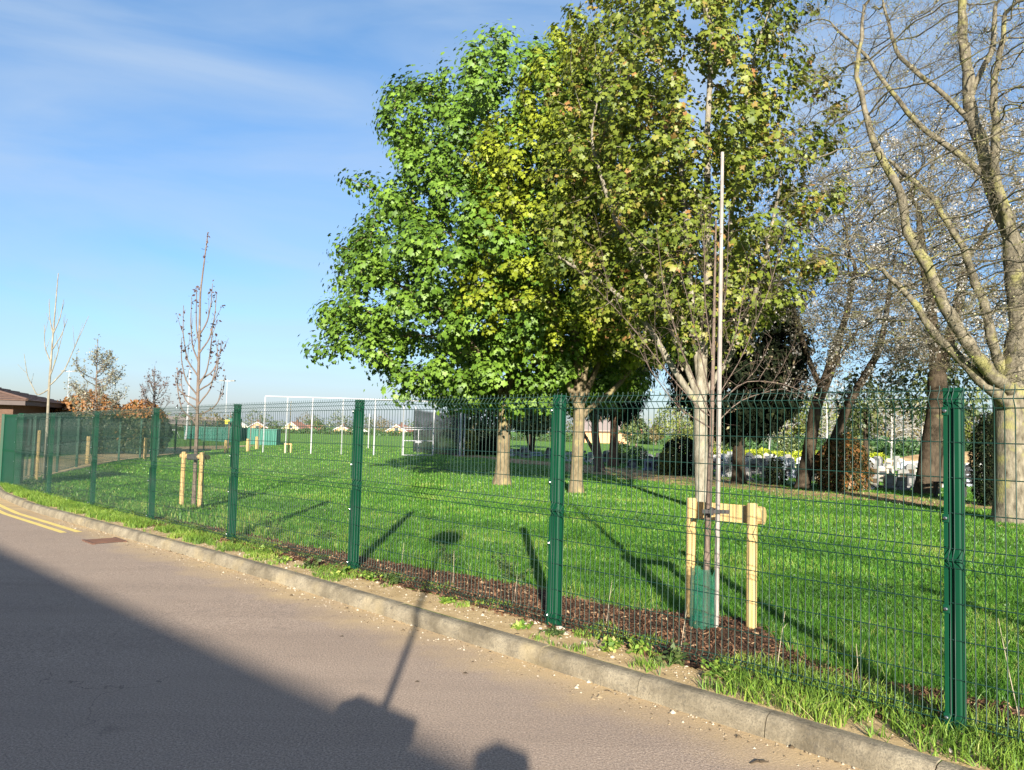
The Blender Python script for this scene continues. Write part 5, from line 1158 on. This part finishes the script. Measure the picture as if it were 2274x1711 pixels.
# rough grass on the verge in tufts
n = 60000; s_ = rs.uniform(-4, 25, n); f = rs.rand(n); e0 = kf(s_)+KB; nn_ = e0+(5.35-e0)*f; x = (nn_-s_)/Q2; y = (nn_+s_)/Q2
cov = pnoise(x, y, 2.4, 5.5)+.6*pnoise(x, y, 6.5, 1.5)
bias = np.interp(s_, [-4, 2.6, 3.2, 4.0, 6.0, 7.5, 9.5, 12, 25], [.75, .6, .12, -.12, -.2, .05, .2, .35, .5])-.25*(f < .18)-.25*sstep(.75, 1, f)*(s_ > 2.6)
ok = cov+bias > .12; x, y, s_, f = x[ok], y[ok], s_[ok], f[ok]
hh = (.05+.075*rs.rand(len(x)))*np.interp(s_, [-4, 2.4, 3.5, 8, 12, 25], [1.15, 1.0, .5, .42, .8, 1.1])
blades('verge_grass', x, y, hh, .0055+.004*rs.rand(len(x)), M['verge_blade'], 79, .004, .9, np.clip(.4+.4*pnoise(x, y, 1.8, 2.2)+.22*rs.randn(len(x)), 0, 1))
# clover and plantain leaves in patches
n = 26000; r = np.sqrt(rs.uniform(25, 260, n)); a = rs.uniform(R(-38), R(38), n); x = r*np.sin(a); y = r*np.cos(a); s_ = (y-x)/Q2; n_ = (x+y)/Q2
ok = (n_ > np.where(s_ < 14.5, np.interp(s_, MU_S, MU_N)+.05, 5.3)) & (pnoise(x, y, .9, 7.7)+.5*pnoise(x, y, 3.1, 1.7) > .3); x, y = x[ok], y[ok]
tag(leaves('clover', np.stack([x, y, gz(x, y)+.03+.03*rs.rand(len(x))], 1), M['leaf_clover'], None, .045, 'round', 15, up=1.3, spread=.5), kind='stuff')
# grit on the bare verge and in the gutter
n = 5200; s_ = rs.uniform(-4, 16, n); f = rs.rand(n); gut = rs.rand(n) < .35; nn_ = np.where(gut, kf(s_)-.02-.28*rs.rand(n)**2, kf(s_)+KB+.02+.42*f); x = (nn_-s_)/Q2; y = (nn_+s_)/Q2
th = rs.uniform(0, 6.28, n); l = rs.uniform(.003, .011, n)*np.where(rs.rand(n) < .06, 2.2, 1); z = gz(x, y)+np.where(gut, -.12, .005); c, s = np.cos(th), np.sin(th); p = np.stack([x, y, z], 1)
V = np.stack([p+np.stack([c*l, s*l, 0*l], 1), p+np.stack([-s*l, c*l*.8, 0*l], 1), p+np.stack([-c*l, -s*l, 0*l], 1), p+np.stack([s*l, -c*l*.8, 0*l], 1), p+np.stack([0*l, 0*l, l*.9], 1)], 1).reshape(-1, 3)
tag(np_mesh('grit', V, (np.arange(n)*5)[:, None].repeat(4, 0).reshape(-1, 1)+np.tile(np.array([[0, 1, 4], [1, 2, 4], [2, 3, 4], [3, 0, 4]]), (n, 1)), M['grit'], tone=np.repeat(rs.rand(n), 5)), kind='stuff')
# bark chips
n = 19000; s_ = rs.uniform(-3, 14.3, n); lo = 4.88; hi = np.interp(s_, MU_S, MU_N); f = rs.rand(n); nn_ = lo+(hi-lo)*f+.04*rs.randn(n); dens = np.interp(s_, [-3, 2, 4, 7, 14.3], [.8, 1, 1, .75, .5]); ok = rs.rand(n) < dens
s_, nn_ = s_[ok], nn_[ok]; n = len(s_); x = (nn_-s_)/Q2; y = (nn_+s_)/Q2; z = gz(x, y)+mul_z(s_, nn_)+.008
th = rs.uniform(0, 2*np.pi, n); ti = .45*rs.randn(n); l = rs.uniform(.018, .075, n); wd = rs.uniform(.008, .022, n); c, s = np.cos(th), np.sin(th)
d = np.stack([c*np.cos(ti), s*np.cos(ti), np.sin(ti)], 1)*(l/2)[:, None]; wv = np.stack([-s, c, .5*rs.randn(n)], 1)*(wd/2)[:, None]; up_ = np.array([0, 0, .006])[None]; p = np.stack([x, y, z], 1)
V = np.stack([p-d-wv, p+d-wv*.6, p+d+wv*.6, p-d+wv, p-d*.9+up_, p+d*.9+up_], 1).reshape(-1, 3); k = (np.arange(n)*6)[:, None]
tag(np_mesh('mulch_chips', V, [k+np.array([[0, 1, 5, 4]]), k+np.array([[4, 5, 2, 3]])], M['chip'], tone=np.repeat(np.clip(.35+.3*rs.randn(n), 0, 1), 6)), kind='stuff')
# daisies
n = 300; x = np.concatenate([rs.uniform(5.5, 11, 200), rs.uniform(-2, 6, 100)]); y = np.concatenate([rs.uniform(12.5, 15, 200), rs.uniform(8, 20, 100)]); ok = (x+y)/Q2 > 6.3; x, y = x[ok], y[ok]
q = np.stack([x, y, gz(x, y)+.075], 1); tag(leaves('daisies', q, M['marble'], None, .022, 'round', 9, up=2, spread=.3), kind='stuff')

def weed(label, s, n, r, h, seed, mat='verge_blade', nl=70, group='weeds growing on the verge', name='weed'):
    x, y = sn(s, n); root = empty(name, (x, y, G(x, y)+.004), 0, label, 'weed', group); rs = np.random.RandomState(seed); mb = MB(); pts = []
    for i in range(9):
        a = rs.uniform(0, 6.28); l = r*rs.uniform(.4, 1); hh = h*rs.uniform(.35, 1); e = (math.cos(a)*l, math.sin(a)*l, hh); m = (e[0]*.45, e[1]*.45, hh*.7); mb.tube([(0, 0, 0), m, e], [.003, .0025, .0015], 3)
        for k in range(nl//9): f = rs.uniform(.25, 1); pts.append([e[0]*f+.012*rs.randn(), e[1]*f+.012*rs.randn(), (hh*.7*2*f*(1-f)+hh*f*f)+.008*rs.randn()])
    mb.build('stem', M['verge_blade'], root); leaves('leaves', np.array(pts), M[mat], root, .045, 'oval', seed, up=.8, spread=.5, droop=.1)
for i, (s, n, r, h) in enumerate([(3.6, 4.72, .10, .09), (3.1, 4.74, .16, .15), (3.45, 4.86, .12, .12), (2.7, 4.78, .16, .14), (4.2, 4.75, .10, .06), (4.5, 4.7, .12, .05), (5.6, 4.82, .10, .05), (6.55, 4.92, .13, .14), (6.9, 4.85, .12, .10), (7.4, 4.8, .13, .09), (8.0, 4.78, .16, .09), (8.5, 4.7, .12, .08), (9.2, 4.85, .18, .12), (10.3, 4.95, .2, .14), (11.6, 5.0, .2, .16), (12.8, 5.05, .22, .18), (14.5, 5.1, .22, .2), (16, 5.15, .25, .22), (18, 5.2, .28, .3), (19.5, 5.3, .3, .4), (21, 5.4, .3, .4), (22.5, 5.4, .35, .45)]):
    weed('leafy green weed growing between the kerb and the fence', s, n, r, h, 700+i, 'leaf_mid' if i % 3 == 1 or i > 13 else 'verge_blade', 90)
for i, (s, n, h) in enumerate([(7.0, 6.0, .32), (6.3, 6.2, .26), (5.9, 6.05, .20), (9.6, 5.9, .35), (10.4, 5.6, .4)]):
    weed('tall leafy weed standing in the grass behind the fence', s, n, .22, h, 760+i, 'leaf_mid', 160, 'weeds behind the fence', 'tall_weed')
# dry stalks behind the wires
for i, (s, n, h, lx_, ly) in enumerate([(2.55, 5.25, .42, .06, .0), (2.0, 5.3, .30, -.02, .0), (1.1, 5.35, .62, -.12, .02), (.8, 5.5, .5, -.06, .0), (4.1, 5.3, .40, .05, 0), (5.2, 5.3, .3, .03, 0), (6.2, 5.4, .36, .0, 0), (7.1, 5.4, .34, .02, 0), (3.3, 5.2, .34, .05, 0)]):
    x, y = sn(s, n); mb = MB(); mb.tube([(0, 0, -.02), (lx_*.5, ly, h*.5), (lx_, ly, h)], [.0026, .0022, .0014], 4); mb.tube([(lx_*.7, ly, h*.7), (lx_*.7+.03, ly, h*.8)], [.0013, .001], 3)
    o = mb.build('dry_stalk', M['sandstone']); o.location = (x, y, G(x, y)); tag(o, 'thin dry stalk standing just behind the fence wires', 'stalk', 'dry stalks behind the fence')
# stones beside the fence post, drain cover, twigs on the road
def stone(label, x, y, r, seed, name='stone'):
    bm = MB(); rs = np.random.RandomState(seed); nu, nv_ = 9, 6; vs = []
    for j in range(nv_+1):
        for i in range(nu):
            t_, p_ = math.pi*j/nv_, 2*math.pi*i/nu; k = 1+.22*rs.randn() if 0 < j < nv_ else 1; vs.append((r*k*math.sin(t_)*math.cos(p_), r*.8*k*math.sin(t_)*math.sin(p_), r*.6*math.cos(t_)))
    bm.add(vs, [(j*nu+i, (j+1)*nu+i, (j+1)*nu+(i+1) % nu, j*nu+(i+1) % nu) for j in range(nv_) for i in range(nu)]); o = bm.build(name, M['pebble'])
    o.location = (x, y, G(x, y)+r*.3); o.rotation_euler = (0, 0, seed); return o
p = spot(1243, 1400); tag(stone('', p.x, p.y, .038, 3), 'pinkish stone at the foot of the middle fence post', 'stone')
for i, (px, py) in enumerate([(1212, 1392), (1200, 1398), (1190, 1386), (1222, 1404), (1180, 1380), (1258, 1410), (1330, 1425), (1360, 1462), (1297, 1431), (1570, 1466), (1140, 1392), (1165, 1388), (1525, 1482), (1208, 1404)]):
    p = spot(px, py); tag(stone('', p.x, p.y, .012+.008*(i % 3), 10+i), 'small pale stone on the bare verge', 'stone', 'small stones on the verge')
dz_ = -.12
p = spot(232, 1203, dz_); dg = empty('drain_cover', (p.x, p.y, p.z+.004), R(-45), 'rusty slotted drain grating in the gutter by the kerb', 'drain')
M['rust'] = simple('rusty_iron', (.10, .05, .035), (.16, .08, .05), 12, .85, .4, 50, .004)
q = MB(); q.box(-.22, .22, -.2, .2, -.02, .004); q.build('pit', M['black'], dg)
q = MB()
for k in range(9): q.box(-.22+k*.05, -.19+k*.05, -.2, .2, .005, .014)
q.box(-.25, .25, -.24, -.2, 0, .016); q.box(-.25, .25, .2, .24, 0, .016); q.build('grate', M['rust'], dg)
for i, (px, py, l, lab) in enumerate([(1683, 1695, .10, 'brown twig lying on the road near the bottom right'), (1350, 1537, .05, 'thin dark twig on the dusty edge of the road'), (1148, 1410, .05, 'short twig on the bare verge left of the middle fence post'), (1033, 1497, .05, 'dark dead leaf on the sunlit road'), (1050, 1472, .03, 'small dark leaf on the road below the kerb'), (926, 1516, .035, 'pale brown dead leaf on the road by the pole shadow'), (770, 1352, .05, 'dry leaf in the gutter'), (759, 1415, .04, 'dark leaf scrap on the road'), (1088, 1450, .04, 'leaf scrap against the foot of the kerb')]):
    on = py < 1412 and px > 1100; p = spot(px, py, 0 if on else dz_); a = random.Random(i).uniform(-.6, .6); c, s = math.cos(a), math.sin(a); q = MB()
    if i in (0, 1, 2):
        q.tube([(-l/2*c, -l/2*s, .006), (0, .008, .010), (l/2*c, l/2*s, .005)], [.003, .006 if i == 0 else .004, .002], 5)
        if i == 0: q.tube([(.01, .0, .01), (l*.5, -.025, .02)], [.007, .004], 5)
    else: q.add([(-l/2, 0, .003), (0, -l*.3, .008), (l/2, 0, .004), (0, l*.3, .012), (0, 0, .006)], [(0, 1, 4), (1, 2, 4), (2, 3, 4), (3, 0, 4)])
    o = q.build('twig' if i < 3 else 'dead_leaf', M['bark_dark']); o.location = (p.x, p.y, p.z); tag(o, lab, 'twig' if i < 3 else 'leaf')
